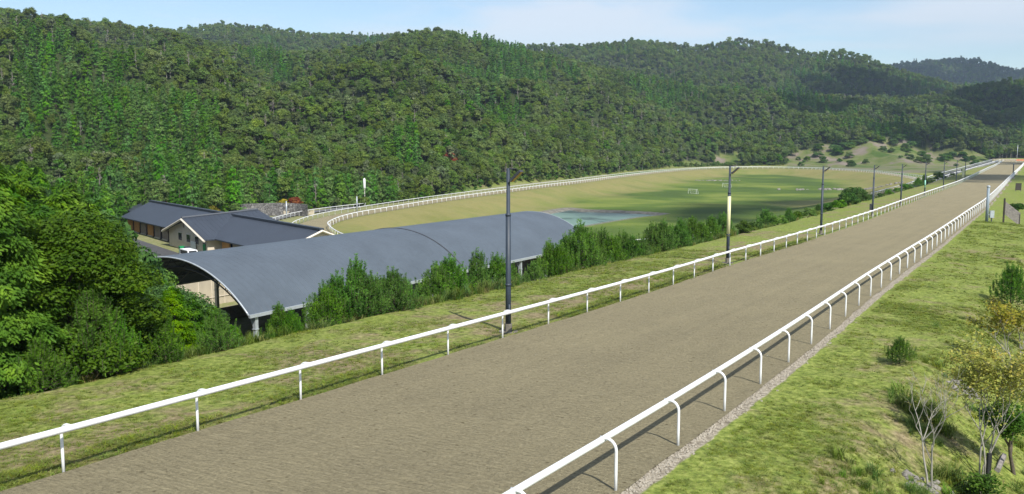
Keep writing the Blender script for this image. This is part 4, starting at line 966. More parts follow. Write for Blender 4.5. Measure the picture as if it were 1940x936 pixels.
def scatter(name, kinds, P, K, RZ, S, label=None, cat=None):
    """one object: its mesh holds the plant shapes and a point per plant; geometry nodes set them out"""
    mats = []; V = []; F = []; MI = []; kid = []; n0 = 0
    for ki, parts in enumerate(kinds):
        for mb, mn in parts:
            if mn not in mats: mats.append(mn)
            v = np.concatenate(mb.v); V.append(v); F += [[i + n0 for i in f] for f in mb.f]; MI += [mats.index(mn)] * len(mb.f)
            kid.append(np.full(len(v), ki)); n0 += len(v)
    nv = n0; V.append(P); kid.append(np.full(len(P), -1))
    me = bpy.data.meshes.new(name); me.from_pydata(np.concatenate(V).tolist(), [], F)
    for mn in mats: me.materials.append(M[mn])
    me.polygons.foreach_set('material_index', MI)
    def at(nm, ty, arr, key='value'):
        a = me.attributes.new(nm, ty, 'POINT'); a.data.foreach_set(key, arr)
    at('kid', 'INT', np.concatenate(kid).astype(np.int32))
    z = np.full(nv, -1); at('sel', 'INT', np.r_[z, K].astype(np.int32))
    S = np.asarray(S, float); S3 = S if S.ndim == 2 else np.repeat(S[:, None], 3, 1)
    RZ = np.asarray(RZ, float); R3 = RZ if RZ.ndim == 2 else np.stack([0 * RZ, 0 * RZ, RZ], 1)
    at('scl', 'FLOAT_VECTOR', np.vstack([np.ones((nv, 3)), S3]).astype(np.float32).ravel(), 'vector')
    at('rot', 'FLOAT_VECTOR', np.vstack([np.zeros((nv, 3)), R3]).astype(np.float32).ravel(), 'vector')
    o = bpy.data.objects.new(name, me); COL.objects.link(o)
    g = bpy.data.node_groups.new(name, 'GeometryNodeTree')
    g.interface.new_socket('Geometry', in_out='INPUT', socket_type='NodeSocketGeometry'); g.interface.new_socket('Geometry', in_out='OUTPUT', socket_type='NodeSocketGeometry')
    gi = g.nodes.new('NodeGroupInput'); go = g.nodes.new('NodeGroupOutput'); L = g.links.new
    def attr(nm, ty):
        n = g.nodes.new('GeometryNodeInputNamedAttribute'); n.data_type = ty; n.inputs['Name'].default_value = nm; return n.outputs['Attribute']
    def eq(s, v):
        c = g.nodes.new('FunctionNodeCompare'); c.data_type = 'INT'; c.operation = 'EQUAL'; L(s, c.inputs[2]); c.inputs[3].default_value = v; return c.outputs[0]
    kd, sel, scl, rot = attr('kid', 'INT'), attr('sel', 'INT'), attr('scl', 'FLOAT_VECTOR'), attr('rot', 'FLOAT_VECTOR')
    e2r = g.nodes.new('FunctionNodeEulerToRotation'); L(rot, e2r.inputs[0])
    sp = g.nodes.new('GeometryNodeSeparateGeometry'); sp.domain = 'POINT'; L(gi.outputs[0], sp.inputs[0]); L(eq(kd, -1), sp.inputs[1])
    jn = g.nodes.new('GeometryNodeJoinGeometry')
    for k in range(len(kinds)):
        s2 = g.nodes.new('GeometryNodeSeparateGeometry'); s2.domain = 'POINT'; L(gi.outputs[0], s2.inputs[0]); L(eq(kd, k), s2.inputs[1])
        ip = g.nodes.new('GeometryNodeInstanceOnPoints'); L(sp.outputs[0], ip.inputs['Points']); L(s2.outputs[0], ip.inputs['Instance'])
        L(eq(sel, k), ip.inputs['Selection']); L(e2r.outputs[0], ip.inputs['Rotation']); L(scl, ip.inputs['Scale']); L(ip.outputs[0], jn.inputs[0])
    L(jn.outputs[0], go.inputs[0])
    m = o.modifiers.new('scatter', 'NODES'); m.node_group = g
    return tag(o, label, cat, None, 'stuff')

# the trees that show largest stand as trees of their own; the rest of the wooded hills is one mass
LBL = {'broadleaf': ('broadleaf_tree', 'round dark green broadleaf tree in the forest edge at the foot of the hills', 'tree', 'broadleaf trees along the forest edge'),
       'cypress': ('cypress_tree', 'pointed bright green conifer in the plantation at the foot of the hills', 'tree', 'conifers of the plantation at the foot of the hills'),
       'pale_broadleaf': ('pale_broadleaf_tree', 'grey-green tree with a pale trunk in the forest edge at the foot of the hills', 'tree', 'grey-green trees along the forest edge'),
       'dead': ('dead_tree', 'bare grey dead tree standing among green trees on the lower hillside', 'dead tree', 'dead trees on the lower hillside'),
       'bright_broadleaf': ('bright_broadleaf_tree', 'small bright green broadleaf tree in the forest edge at the foot of the hills', 'tree', 'bright green trees along the forest edge')}
SPEC = np.array([k[4] for k in KINDS])[FK]
QUOTA = {'broadleaf': 300, 'cypress': 130, 'pale_broadleaf': 90, 'dead': 60, 'bright_broadleaf': 70}
solo = np.zeros(len(FP), bool)
for sp_, qn in QUOTA.items():
    ii = np.where((SPEC == sp_) & (np.abs(FP[:, 0]) < .565 * FP[:, 1] + 3))[0]; ii = ii[np.argsort(FP[ii, 1])][:qn]; solo[ii] = True
KM = [(c.mesh('crown', M[cm]), t_.mesh('trunk', M[tm]) if t_ else None) for c, cm, t_, tm, sp_ in KINDS]
for i in np.where(solo)[0]:
    k = FK[i]; nm, lb, ct, gp = LBL[KINDS[k][4]]; s_ = float(FS[i])
    r = empty(nm, tuple(FP[i, :3]), float(FR[i]), lb, ct, gp); r.scale = (s_, s_, s_)
    inst(KM[k][0], 'crown' if KM[k][1] else 'branches', r)
    if KM[k][1]: inst(KM[k][1], 'trunk', r)
kinds = [[(c, cm)] + ([(t_, tm)] if t_ else []) for c, cm, t_, tm, sp_ in KINDS]
m_ = ~solo
s3 = np.repeat(FS[m_][:, None], 3, 1); s3[:, 2] *= rgF.uniform(.85, 1.12, m_.sum())
scatter('hill_forest', kinds, FP[m_, :3], FK[m_], FR[m_], s3, 'dense mixed forest covering the rolling hills', 'forest')

UG = np.column_stack([rgF.uniform(-190, 420, 60000), rgF.uniform(200, 860, 60000)]); _z, _q = ground(UG[:, 0], UG[:, 1], True); _b = bearing(UG[:, 0], UG[:, 1])
_ok = (_q['do'] < -2.5) & (_q['t'] > .0) & (_q['t'] < .035) & (_b > 380) & (_b < 1880) & ~((_b > 1490) & (_b < 1870) & (UG[:, 1] > 600)) & (_q['u'] > 60)
_ok &= ~((_b > 470) & (_b < 600) & (UG[:, 1] < 268))
UG = np.column_stack([UG, _z])[_ok][:2600]
scatter('undergrowth', [[(mb_q(broad_crown(180, 420, 1.5, 2.4, .0, .32, 10)), 'broad')], [(mb_q(broad_crown(181, 420, 1.3, 2.0, .0, .3, 9)), 'broad_near')], [(mb_q(broad_crown(182, 380, 1.4, 2.6, .0, .28, 9)), 'broad')]],
        UG, rgF.integers(0, 3, len(UG)), rgF.uniform(0, 6.28, len(UG)), rgF.uniform(.6, 1.7, len(UG)), 'low bushy undergrowth along the foot of the forest', 'undergrowth')

# ------------------------------------------------------------------ near grove below the track, left
def cypress_near(seed, H, R, n=15000, size=.33):
    c = cone_crown(seed, n, R, H * .95, H * .06, size, 190, .30, .22, .42, .62); return mb_q(c)
GROVE = []
for k in range(4):
    H = 10.0; c = cypress_near(300 + k, H, 2.15 + .25 * (k % 2)); GROVE.append((c.mesh('crown', M['cypress']), trunk_mb(H * .93, .16, 70 + k, 0).mesh('trunk', M['bark']), 'cypress_tree'))
for k in range(2):
    c = mb_q(broad_crown(330 + k, 17000, 3.0, 7.8, 1.2, .20, 34, .6)); GROVE.append((c.mesh('crown', M['broad_near']), trunk_mb(8, .15, 80 + k, 8).mesh('trunk', M['bark']), 'broadleaf_tree'))
for k in range(1):
    c = mb_q(broad_crown(340 + k, 15000, 2.7, 7.4, 1.6, .17, 30, .5)); GROVE.append((c.mesh('crown', M['grey_leaf']), trunk_mb(8, .13, 85 + k, 9).mesh('trunk', M['bark_pale']), 'grey_green_tree'))
FINE = []
for k in range(3):
    c = cypress_near(360 + k, 10.0, 2.3, 46000, .17); FINE.append((c.mesh('crown', M['cypress']), trunk_mb(9.3, .16, 74 + k, 0).mesh('trunk', M['bark']), 'cypress_tree'))
c = mb_q(broad_crown(366, 42000, 3.0, 7.8, 1.2, .12, 40, .6)); FINE.append((c.mesh('crown', M['broad_near']), GROVE[4][1], 'broadleaf_tree'))
ENV = ([-700, -200, 0, 60, 115, 180, 222, 240, 290, 330, 400, 440, 480, 486], [300, 296, 300, 300, 348, 360, 400, 452, 482, 512, 572, 588, 640, 700])
def grove():
    rg = np.random.default_rng(5); pts = []
    ys = np.arange(24, 190, 3.0)
    for y in ys:
        for x in np.arange(-1.02 * y - 8, -.27 * y, 3.0):
            X = x + rg.uniform(-1.2, 1.2); Y = y + rg.uniform(-1.2, 1.2); s, o = xy2so(X, Y); u = float(oL_(s)) - o
            if u < 9.9: continue
            if Y > 118 and (970 + 1723 * X / Y > 228 or Y % 2 < .7): continue
            if (X + 66.4) ** 2 + (Y - 172) ** 2 < 100: continue
            # keep clear of the arena and the drive
            lx = (X - A0[0]) * .8502 - (Y - A0[1]) * .5265; ly = (X - A0[0]) * .5265 + (Y - A0[1]) * .8502
            if -36 < lx < 3 and -6 < ly < 70: continue
            pts.append((X, Y, u))
    lab = {'cypress_tree': ('bright green cypress with drooping sprays in the dense grove below the track', 'tree', 'cypress trees in the grove below the track'),
           'broadleaf_tree': ('leafy green broadleaf tree among the cypresses of the grove below the track', 'tree', 'broadleaf trees in the grove below the track'),
           'grey_green_tree': ('small-leaved grey-green tree among the cypresses of the grove below the track', 'tree', 'grey-green trees in the grove below the track')}
    n = 0
    for X, Y, u in pts:
        b = 970 + 1723 * X / Y; z = gz(X, Y)
        if b < -130 - (Y < 60) * 160: continue
        if Y > 90 and rg.random() < .45: continue
        r = rg.random(); k = int(rg.integers(0, 4)) if r < .80 else (4 + int(rg.integers(0, 2)) if r < .93 else 6)
        if u < 14 and rg.random() < .3: k = 4 + int(rg.integers(0, 3))
        hw = 1.9 * 1723 / Y
        e = min(_xp(ENV, b + hw * .5), 700); e0 = _xp(ENV, b)
        top = CAMZ - (max(e, e0) - 270) / 1723 * Y
        H = min(top - z, 15.5, 5.0 + (u - 8) * 1.3) * rg.uniform(.82, 1.03)
        if H < 2.4 or b > 486: continue
        cr, tr, nm = GROVE[k] if Y > 58 else FINE[k % 3 if k < 4 else 3]; s_ = H / (10.0 if k < 4 else 9.2)
        lb, ct, gp = lab[nm]; ro = empty(nm, (X, Y, z), rg.uniform(0, 6.28), lb, ct, gp)
        wd = s_ * float(np.clip(1.25 / s_ ** .35, .9, 1.5)); ro.scale = (wd, wd, s_)
        inst(cr, 'crown', ro); inst(tr, 'trunk', ro); n += 1
    print('grove', n)
grove()

# ------------------------------------------------------------------ pine saplings on the crest of the bank
def pine_sapling(seed, H, R, shoots=90, nl=.15):
    rg = np.random.default_rng(seed); b = MB(); V = []
    b.tube([(0, 0, -.2), (.02, .01, H * .5), (0, 0, H * .98)], [.05 * H / 2.5, .035 * H / 2.5, .012], 6)
    def needles(p0, p1, ln, n):
        f = rg.random(n); P = p0 + (p1 - p0) * f[:, None]; d = unit((p1 - p0)[None])[0]
        nn = rg.normal(size=(n, 3)); nn -= (nn @ d)[:, None] * d; nn = unit(nn); D = unit(nn * .8 + d * rg.uniform(.35, 1.0, n)[:, None])
        Nn = np.cross(D, rg.normal(size=(n, 3))); return leaf_quads(P, Nn, ln * rg.uniform(.7, 1.15, n), .2, rg, 0, D)
    for i in range(shoots):
        f = (i + .5) / shoots; h = H * (.08 + .80 * f ** 1.05); a = i * 2.399 + rg.normal() * .3; L = R * (1 - f * .80) * rg.uniform(.55, 1.1)
        d = np.array([math.cos(a), math.sin(a), 0]); base = np.array([0, 0, h])
        mid = base + d * L * .6 + [0, 0, L * .22]; tip = base + d * L + [0, 0, L * .55 + .1]; end = tip + d * .03 + [0, 0, rg.uniform(.25, .62)]
        b.tube([base, mid, tip, end], [.018, .013, .008, .004], 4, False)
        V.append(needles(mid, tip, nl, 34)); V.append(needles(tip, end, nl * .72, 74)); V.append(needles(base + (mid - base) * .5, mid, nl, 16))
        for q in (-1, 1):
            sd = np.array([-d[1], d[0], 0]) * q; t2 = mid + d * L * .25 + sd * L * .35 + [0, 0, L * .15]; e2 = t2 + [0, 0, rg.uniform(.2, .45)]
            b.tube([mid, t2, e2], [.01, .007, .003], 3, False); V.append(needles(mid + (t2 - mid) * .4, t2, nl, 22)); V.append(needles(t2, e2, nl * .7, 44))
    top = np.array([0, 0, H * .98]); V.append(needles(top - [0, 0, .5], top + [0, 0, .5], nl * .8, 150))
    for k in range(5):
        a = k * 1.257; e = top + [.16 * math.cos(a), .16 * math.sin(a), .22]; V.append(needles(top, e, nl * .7, 30))
    return b, mb_q(np.concatenate(V))
PINES = []
for k in range(4):
    st, nd = pine_sapling(400 + k, 2.6, 1.1 + .1 * k, 44 + 5 * k); PINES.append((nd.mesh('needles', M['pine']), st.mesh('stem', M['bark'])))
def put_pine(x, y, H, lb, gp, k, wide=1.0, nm='pine_sapling', ct='pine sapling'):
    z = gz(x, y); r = empty(nm, (x, y, z - .05), k * 1.7 + x, lb, ct, gp); s_ = H / 2.8; r.scale = (s_ * wide, s_ * wide, s_)
    inst(PINES[k % 4][0], 'needles', r); inst(PINES[k % 4][1], 'stem', r)
def at_crest(b, u):
    """point at distance u left of the gallop on bearing b"""
    for y in np.arange(20, 420, .25):
        x = (b - 970) / 1723 * y; s, o = xy2so(x, y)
        if float(oL_(s)) - o >= u: return x, y
    return x, y
PL = [(522, 10.2, 578), (545, 9.6, 590), (612, 10.4, 545), (635, 11.2, 522), (672, 10.2, 492), (700, 9.4, 520), (720, 10.8, 530), (742, 9.8, 512), (768, 10.4, 532), (800, 9.6, 560),
      (826, 10.5, 502), (851, 10.2, 488), (905, 10.6, 477), (943, 10.4, 484), (965, 10.8, 500), (1012, 10.3, 497),
      (1040, 10.6, 458), (1060, 9.8, 462), (1078, 11.0, 448), (1100, 10.2, 424), (1122, 9.6, 440), (1140, 10.8, 436), (1160, 10.0, 446), (1182, 10.9, 440), (1200, 9.8, 446), (1218, 10.4, 452),
      (1238, 10.3, 424), (1258, 9.6, 418), (1275, 10.6, 428), (1292, 9.8, 416), (1312, 10.4, 412), (1330, 9.7, 420), (1350, 10.5, 410), (1372, 10.0, 404), (1384, 9.4, 424)]
for i, (b_, u_, ty) in enumerate(PL):
    x, y = at_crest(b_, u_); z = gz(x, y); top = CAMZ - (ty - 270) / 1723 * y; H = float(np.clip(top - z, .9, 4.6))
    big = ty == 424
    put_pine(x, y, H, 'dense young pine with upright shoots in the row along the crest left of the gallop', 'young pines along the crest left of the gallop', i, 1.25 if H < 3 else 1.05)
for i, (b_, u_, ty) in enumerate([(165, 9.6, 545), (205, 9.2, 600), (60, 9.4, 640), (400, 9.6, 590), (300, 9.4, 600)]):
    x, y = at_crest(b_, u_); z = gz(x, y); H = float(np.clip(CAMZ - (ty - 270) / 1723 * y - z, .9, 5.5))
    put_pine(x, y, H, 'young pine at the foot of the cypress grove, by the tall grass', 'young pines fringing the cypress grove', i, 1.1)
# bushes farther along the same verge
BUSH = [(mb_q(broad_crown(500 + k, 2600, 1.7, 2.6, .0, .22, 14, .45)).mesh('foliage', M['broad_near']), trunk_mb(1.8, .06, 90 + k, 6).mesh('stem', M['bark'])) for k in range(3)]
def put_bush(x, y, H, lb, gp, k, mat=None, wide=1.0, nm='bush', ct='bush'):
    z = gz(x, y); r = empty(nm, (x, y, z - .05), x * 3.1, lb, ct, gp); s_ = H / 2.7; r.scale = (s_ * wide, s_ * wide, s_)
    me = BUSH[k % 3][0]
    if mat: me = me.copy(); me.materials[0] = M[mat]
    inst(me, 'foliage', r); inst(BUSH[k % 3][1], 'stem', r)
for i, (b_, u_, ty, k_) in enumerate([(1410, 12, 432, 1), (1432, 12, 424, 1), (1452, 11, 402, 0), (1476, 12, 420, 1), (1496, 11, 400, 0), (1515, 12, 404, 1), (1534, 10.5, 398, 1), (1552, 11, 392, 0), (1572, 10, 388, 1), (1590, 10, 380, 1),
                                  (1606, 10.5, 366, 1), (1620, 10, 358, 1), (1634, 10.5, 364, 1), (1650, 10, 376, 1), (1668, 10.5, 372, 1), (1684, 11, 370, 1), (1700, 10.5, 360, 1), (1712, 11, 352, 1), (1722, 11, 364, 1), (1738, 10, 342, 0), (1750, 11, 336, 0), (1762, 10, 340, 1), (1775, 11, 330, 1), (1788, 10, 342, 1), (1802, 10, 344, 1), (1822, 9, 338, 1)]):
    x, y = at_crest(b_, 9.0 + (i % 3) * .9); z = gz(x, y); top = CAMZ - (ty - 6 - 270) / 1723 * y; H = float(np.clip(top - z, 1.6, 7.0))
    if k_: put_bush(x, y, H, 'leafy green bush in the row beyond the yellow-banded lamp post, left of the gallop', 'bushes along the far verge left of the gallop', i, None, 1.15)
    else: put_pine(x, y, H, 'young pine standing among the leafy bushes of the far verge, left of the gallop', 'pines among the far verge bushes', i, 1.25)

# coloured shrubs, small trees by the road and the clearing
for i, (b_, y, H, mt, lb) in enumerate([(535, 262, 4.2, 'yellowleaf', 'yellow-green shrub left of the orange one, before the conifers by the verge road'), (556, 268, 4.0, 'redleaf', 'orange-red shrub before the conifers by the verge road'), (575, 262, 2.6, None, 'low green shrub right of the orange-red one by the verge road'),
                                  (305, 240, 3.6, 'redleaf', 'red-leaved shrub just above the ridge of the stable roof'), (400, 232, 3.2, 'yellowleaf', 'yellowish shrub behind the middle of the stable roof'), (852, 388, 5.0, 'redleaf', 'rusty red shrub just above the outer oval rail, left of the first lamp post'),
                                  (800, 345, 6.5, 'yellowleaf', 'pale yellow-green small tree above the outer oval rail'), (1200, 650, 10, 'yellowleaf', 'yellow-green small tree above the far bend of the oval')]):
    put_bush((b_ - 970) / 1723 * y, y, H, lb, None, i, mt, 1.1, 'shrub', 'shrub')
rgc = random.Random(3)
for i in range(30):
    b_ = rgc.uniform(1505, 1850); y = rgc.uniform(745, 825)
    put_bush((b_ - 970) / 1723 * y, y, rgc.uniform(2.5, 6.5), 'low dark shrub dotted on the bare pinkish clearing beyond the oval', 'shrubs on the bare clearing', i, None, 1.2, 'shrub', 'shrub')
for i in range(34):
    b_ = rgc.uniform(1540, 1830); y = rgc.uniform(822, 856)
    put_bush((b_ - 970) / 1723 * y, y, rgc.uniform(3.5, 7), 'bright green shrub of the thicket between the bare clearing and the forest', 'shrubs at the top of the bare clearing', i, None, 1.5, 'shrub', 'shrub')
for i in range(16):
    b_ = rgc.uniform(1275, 1395); y = rgc.uniform(792, 850)
    put_bush((b_ - 970) / 1723 * y, y, rgc.uniform(2.5, 5), 'bright green shrub on the overgrown cutting beyond the far bend of the oval', 'shrubs on the overgrown cutting', i, None, 1.5, 'shrub', 'shrub')

# ------------------------------------------------------------------ right bank: small trees, saplings, tufts
put_pine(14.75, 33.9, 1.05, 'small dark pine shrub alone on the grassy bank, right of the gallop', None, 1, 1.5, 'pine_shrub', 'pine shrub')
put_pine(28.9, 52.0, 2.6, 'dark pine shrub at the right edge, beside the bare branches', None, 2, 1.1, 'pine_shrub', 'pine shrub')
put_bush(58.9, 101.0, 1.3, 'small leafy shrub low on the bank beyond the pine shrub, near the slatted panel', None, 0, None, 1.3, 'shrub', 'shrub')
put_bush(75.5, 136.0, 1.6, 'small dark shrub on the grass beyond the slatted wooden panel', None, 1, None, 1.5, 'shrub', 'shrub')
def branchy(name, x, y, H, label, seed, leafmat=None, nleaf=1500, lsz=.09, spread=.9, stems=2, bark='bark_pale', r0=.035, leafz=.3, cat='tree'):
    rg = random.Random(seed); nr = np.random.default_rng(seed); b = MB(); tips = []
    def grow(p, d, L, r, dep):
        q = [p]; dd = Vector(d)
        for k in range(3):
            dd = (dd + Vector((rg.gauss(0, .13), rg.gauss(0, .13), rg.gauss(.03, .06)))).normalized(); q.append(tuple(Vector(q[-1]) + dd * L / 3))
        b.tube(q, [r, r * .85, r * .72, r * .6], 6 if dep < 2 else 4, False)
        if dep >= 2: tips.extend(q[1:])
        if dep < 4 and r > .003:
            for k in range(rg.choice((2, 3)) if dep else 3):
                a = rg.uniform(0, 6.28); side = Vector((math.cos(a), math.sin(a), rg.uniform(.1, .7))) * spread
                grow(q[rg.choice((2, 3))] if k else q[3], (dd + side).normalized(), L * rg.uniform(.55, .8), r * .58, dep + 1)
    for s in range(stems):
        a = s * 2.4 + seed; grow((math.cos(a) * .08, math.sin(a) * .08, -.1), Vector((math.cos(a) * .18, math.sin(a) * .18, 1)).normalized(), H * .40, r0, 0)
    z = gz(x, y); r = empty(name, (x, y, z), 0, label, cat); b.build('branches', M[bark], r, True)
    if leafmat:
        T = np.array(tips); T = T[T[:, 2] > H * leafz]; P = T[nr.integers(0, len(T), nleaf)] + nr.normal(size=(nleaf, 3)) * [.14, .14, .07]
        Nn = nr.normal(size=(nleaf, 3)) * .5 + [0, 0, 1.]; mb_q(leaf_quads(P, Nn, lsz * nr.uniform(.6, 1.4, nleaf), .7, nr, .2)).build('leaves', M[leafmat], r)
    return r
branchy('bare_sapling', 11.15, 23.3, 3.3, 'nearly bare pale sapling with forking grey branches at the bottom right', 21, 'maple', 160, .06, .75, 2, 'bark_pale', .032, .5)
branchy('maple_tree', 13.6, 25.4, 3.9, 'slender multi-stemmed tree with yellow-green leaves, right of the bare sapling', 12, 'maple', 7000, .085, .62, 4, 'bark_pale', .03, .45)
branchy('round_leaved_tree', 15.5, 27.0, 2.6, 'small dark-barked tree with dull green leaves at the bottom right corner', 33, 'broad_near', 3600, .10, .8, 1, 'bark', .07, .35)
branchy('yellowing_tree', 20.8, 36.5, 3.6, 'tree with sparse yellowing leaves at the right edge, above the small trees', 44, 'maple', 3200, .11, .95, 2, 'bark_pale', .04, .3)
branchy('bare_shrub', 19.2, 35.0, 2.3, 'tangle of bare grey twigs right of the yellow-green tree', 55, None, 0, .08, .9, 2, 'dead', .02)
branchy('yellowing_tree', 24.9, 43.6, 2.8, 'thin sapling with reddish-yellow leaves below the dark pine shrub at the right edge', 46, 'maple', 1500, .12, .9, 2, 'dead', .03, .3)
branchy('leafy_sapling', 12.6, 23.2, 1.3, 'low leafy green sapling between the bare sapling and the black stake', 63, 'broad_near', 1100, .09, .9, 2, 'bark', .015, .3)
b = MB(); b.box((0, 0, .55), (.10, .10, 1.3)); tag(b.build('stake', M['black'], loc=(13.35, 24.6, gz(13.35, 24.6))), 'black wooden stake among the stems of the yellow-green tree', 'stake')
for (x0, y0, x1, y1, r_, lb) in ((14.7, 26.6, 15.6, 27.9, .09, 'short grey plank lying beside the dark-barked tree'), (12.4, 24.6, 14.6, 23.9, .06, 'long weathered pole lying on the grass at the bottom right')):
    b = MB(); z0, z1 = gz(x0, y0) + .06, gz(x1, y1) + .08; b.tube([(x0, y0, z0), ((x0 + x1) / 2, (y0 + y1) / 2, (z0 + z1) / 2 + .01), (x1, y1, z1)], r_, 5)
    tag(b.build('fallen_log', M['wood_grey']), lb, 'log')

# tufts of tall grass and turf
def tuft(seed, n, H, spread, w, droop, seg=3):
    rg = np.random.default_rng(seed); b = MB(); Q = []
    for i in range(n):
        a = rg.uniform(0, 6.283); r = spread * math.sqrt(rg.random()) * .4; h = H * rg.uniform(.45, 1.1); d = np.array([math.cos(a), math.sin(a), 0]); s = np.array([-d[1], d[0], 0])
        base = np.array([r * math.cos(a * 3), r * math.sin(a * 3), -.03]); pts = []
        for k in range(seg + 1):
            f = k / seg; pts.append(base + d * spread * .7 * f ** 1.7 + np.array([0, 0, h * (f - droop * f ** 2.5)]))
        for k in range(seg):
            w0 = w * (1 - k / seg) ** .7; w1 = w * (1 - (k + 1) / seg) ** .7 + .001
            Q.append([pts[k] - s * w0, pts[k] + s * w0, pts[k + 1] + s * w1, pts[k + 1] - s * w1])
    return mb_q(np.array(Q))
rgG = np.random.default_rng(8)
# tall grass along the crest, left of the gallop
n = 1500; s_ = np.r_[rgG.uniform(8, 110, n), rgG.uniform(110, 260, 350)]; u_ = 9.0 + np.abs(rgG.normal(size=len(s_))) * .75 + (fbm(s_ / 5, s_ * 0, 3, 2) - .5) * 2.0
k_ = (u_ > 8.3) & (fbm(s_ / 3.5, u_ / 3, 2, 66) > .40); s_, u_ = s_[k_], u_[k_]
X, Y = so2xy(s_, oL_(s_) - u_); Zg = ground(X, Y)
scatter('tall_grass', [[(tuft(1, 46, .95, .55, .012, .35), 'reed')], [(tuft(2, 40, .8, .6, .013, .3), 'reed')], [(tuft(3, 30, .7, .5, .011, .3), 'blade_dry')]],
        np.stack([X, Y, Zg], 1), rgG.choice([0, 0, 1, 1, 2], len(X)), rgG.uniform(0, 6.28, len(X)), rgG.uniform(.5, 1.25, len(X)), 'tall uncut grass fringing the crest left of the gallop', 'grass')
# bank tufts on the right
T = []
for cx_, cy_, n_, sp_ in ((13.2, 28.2, 26, .9), (12.2, 27.0, 16, .7), (16.5, 34.5, 16, 1.0), (9.3, 22.3, 40, 1.6), (11.3, 22.8, 30, 1.0), (13.0, 23.0, 26, 1.4), (15.5, 25.5, 30, 1.6), (17, 30, 18, 2), (24, 42, 16, 3), (30, 52, 22, 3), (40, 72, 12, 2.0), (44, 74, 20, 2.0), (20, 38, 14, 2), (36, 62, 20, 3)):
    T.append(np.stack([cx_ + rgG.normal(size=n_) * sp_ * .5, cy_ + rgG.normal(size=n_) * sp_ * .5], 1))
T = np.concatenate(T); nT = len(T); T = np.vstack([T, np.stack([13.4 + rgG.normal(size=34) * .45, 28.6 + rgG.normal(size=34) * .7], 1), np.stack([12.3 + rgG.normal(size=14) * .3, 24.3 + rgG.normal(size=14) * .3], 1)]); Zg = ground(T[:, 0], T[:, 1])
scatter('grass_tufts', [[(tuft(11, 60, .42, .34, .006, .4), 'reed')], [(tuft(12, 44, .30, .3, .006, .4), 'blade')]], np.column_stack([T, Zg]), rgG.integers(0, 2, len(T)), rgG.uniform(0, 6.28, len(T)), np.where(np.arange(len(T)) < nT, 1, 1.7) * rgG.uniform(.6, 1.4, len(T)), 'long grass tufts on the right-hand bank', 'grass')
# turf
def turf():
    P = []
    def add(n, s0, s1, w0, w1, side, pw=1.0):
        s = s0 + (s1 - s0) * rgG.random(n) ** pw; w = rgG.uniform(w0, w1, n); o = oL_(s) - w if side < 0 else oR_(s) + w; x, y = so2xy(s, o); P.append(np.stack([x, y, np.full(n, side), w], 1))
    add(26000, 6, 75, .12, 9.5, -1, 1.6); add(46000, 13, 60, .75, 11, 1, 1.5); add(9000, 60, 130, .8, 12, 1, 1.2); add(7000, 14, 40, 8, 14, 1, 1)
    add(15000, 8, 90, .06, 1.35, -1, 1.5)
    P = np.concatenate(P); k = np.abs(P[:, 0]) < .60 * P[:, 1] + 2
    P = P[k]; g = fbm(P[:, 0] / 1.6, P[:, 1] / 1.6, 3, 12); g2 = fbm(P[:, 0] / 6, P[:, 1] / 6, 3, 13); m = (g * .5 + g2 * .5) + rgG.normal(size=len(P)) * .07
    k = (m > .42); P = P[k]; m = m[k]; Z = ground(P[:, 0], P[:, 1]); K = np.where(m > .50, rgG.integers(0, 2, len(P)), 2 + 0 * m.astype(int))
    rough = (P[:, 2] < 0) & (P[:, 3] < 1.25); K = np.where(rough & (rgG.random(len(P)) < .7), 2, K); dist = np.hypot(P[:, 0], P[:, 1]); S = rgG.uniform(.55, 1.3, len(P)) * np.interp(dist, [20, 60, 120], [.8, 1.5, 2.4]) * np.where(rough, 1.7, 1)
    scatter('turf', [[(tuft(21, 22, .12, .17, .006, .3, 2), 'blade')], [(tuft(22, 18, .10, .18, .007, .3, 2), 'blade')], [(tuft(23, 14, .06, .16, .006, .3, 2), 'blade_dry')]],
            np.column_stack([P[:, :2], Z]), K, rgG.uniform(0, 6.28, len(P)), S, 'short rough turf on both verges of the gallop', 'grass')
turf()
# gravel along the right rail, clods on the track edge
s_ = 12 + 60 * rgG.random(4600) ** 1.5; w = np.abs(rgG.normal(size=len(s_))) * .17 + .08; X, Y = so2xy(s_, oR_(s_) + w); Zg = ground(X, Y)
pb = MB(); pb.box((0, 0, 0), (.05, .04, .03), .3, taper=.6); pb2 = MB(); pb2.box((0, 0, 0), (.035, .045, .03), 0, taper=.5)
M['pebble'] = solid('pale_gravel', (.30, .27, .22), .9, var=.3, scale=30)
scatter('gravel_strip', [[(pb, 'pebble')], [(pb2, 'pebble')]], np.stack([X, Y, Zg + .01], 1), rgG.integers(0, 2, len(X)), rgG.uniform(0, 6.28, (len(X), 3)) * [.15, .15, 1], rgG.uniform(.4, 1.7, len(X)), 'pale gravel strip along the foot of the right-hand rail', 'gravel')

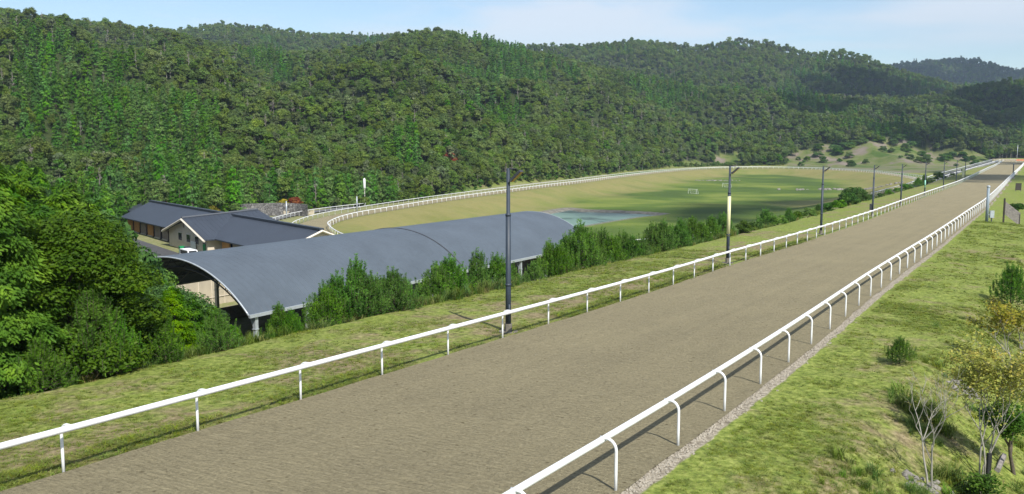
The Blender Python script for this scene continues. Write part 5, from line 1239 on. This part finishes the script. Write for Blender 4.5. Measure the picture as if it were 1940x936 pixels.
# ------------------------------------------------------------------ clouds high overhead (their shadows lie on the hills and the field)
M['cloud'] = solid('cloud', (.85, .85, .86), 1.0, var=.02)
def cloud(tx, ty, tz, rx, ry, H, seed, n=26, rot=0.0):
    """a heap of billows whose shadow falls on (tx, ty, tz)"""
    rg = random.Random(seed); k = (H - tz) / sun_dir.z; cx, cy = tx + sun_dir.x * k, ty + sun_dir.y * k; b = MB()
    for i in range(n):
        a = rg.uniform(0, 6.28); f = math.sqrt(rg.random()); x, y = math.cos(a) * f * rx, math.sin(a) * f * ry; x, y = x * math.cos(rot) - y * math.sin(rot), x * math.sin(rot) + y * math.cos(rot)
        r = min(rx, ry) * rg.uniform(.22, .5) * (1.15 - .7 * f); m = 10; V = []
        for p in range(7):
            ph = (p / 6 - .5) * math.pi
            for q in range(m): th = q / m * 6.283; rr = r * rg.uniform(.88, 1.1); V.append((x + rr * math.cos(ph) * math.cos(th), y + rr * math.cos(ph) * math.sin(th), rr * .55 * math.sin(ph)))
        b.add(V, [(p * m + q, p * m + (q + 1) % m, (p + 1) * m + (q + 1) % m, (p + 1) * m + q) for p in range(6) for q in range(m)])
    o = b.build('cloud', M['cloud'], None, True, (cx, cy, H)); tag(o, None, None, None, 'structure')
cloud(640, 1500, 60, 190, 150, 1500, 1, 40)
cloud(330, 1080, 20, 120, 60, 1400, 7, 22)
cloud(1350, 3000, 200, 420, 330, 1700, 3, 30)
cloud(430, 900, 0, 110, 60, 1300, 4, 24, .3)
cloud(620, 1120, 60, 120, 110, 1450, 5, 20)
cloud(112, 330, -16, 95, 46, 1250, 6, 40, .5)
cloud(320, 600, -6, 50, 38, 1250, 8, 14)

# ------------------------------------------------------------------ air
def haze():
    b = MB(); b.box((0, 1750, 120), (6400, 4700, 610)); m = bpy.data.materials.new('haze_air'); m.use_nodes = True; t = m.node_tree; t.nodes.clear()
    v = N(t, 'ShaderNodeVolumePrincipled'); v.inputs['Color'].default_value = (.62, .78, 1, 1); v.inputs['Density'].default_value = .0001; v.inputs['Anisotropy'].default_value = .2
    o = N(t, 'ShaderNodeOutputMaterial'); t.links.new(v.outputs[0], o.inputs['Volume'])
    tag(b.build('haze', m), None, None, None, 'stuff')
haze()
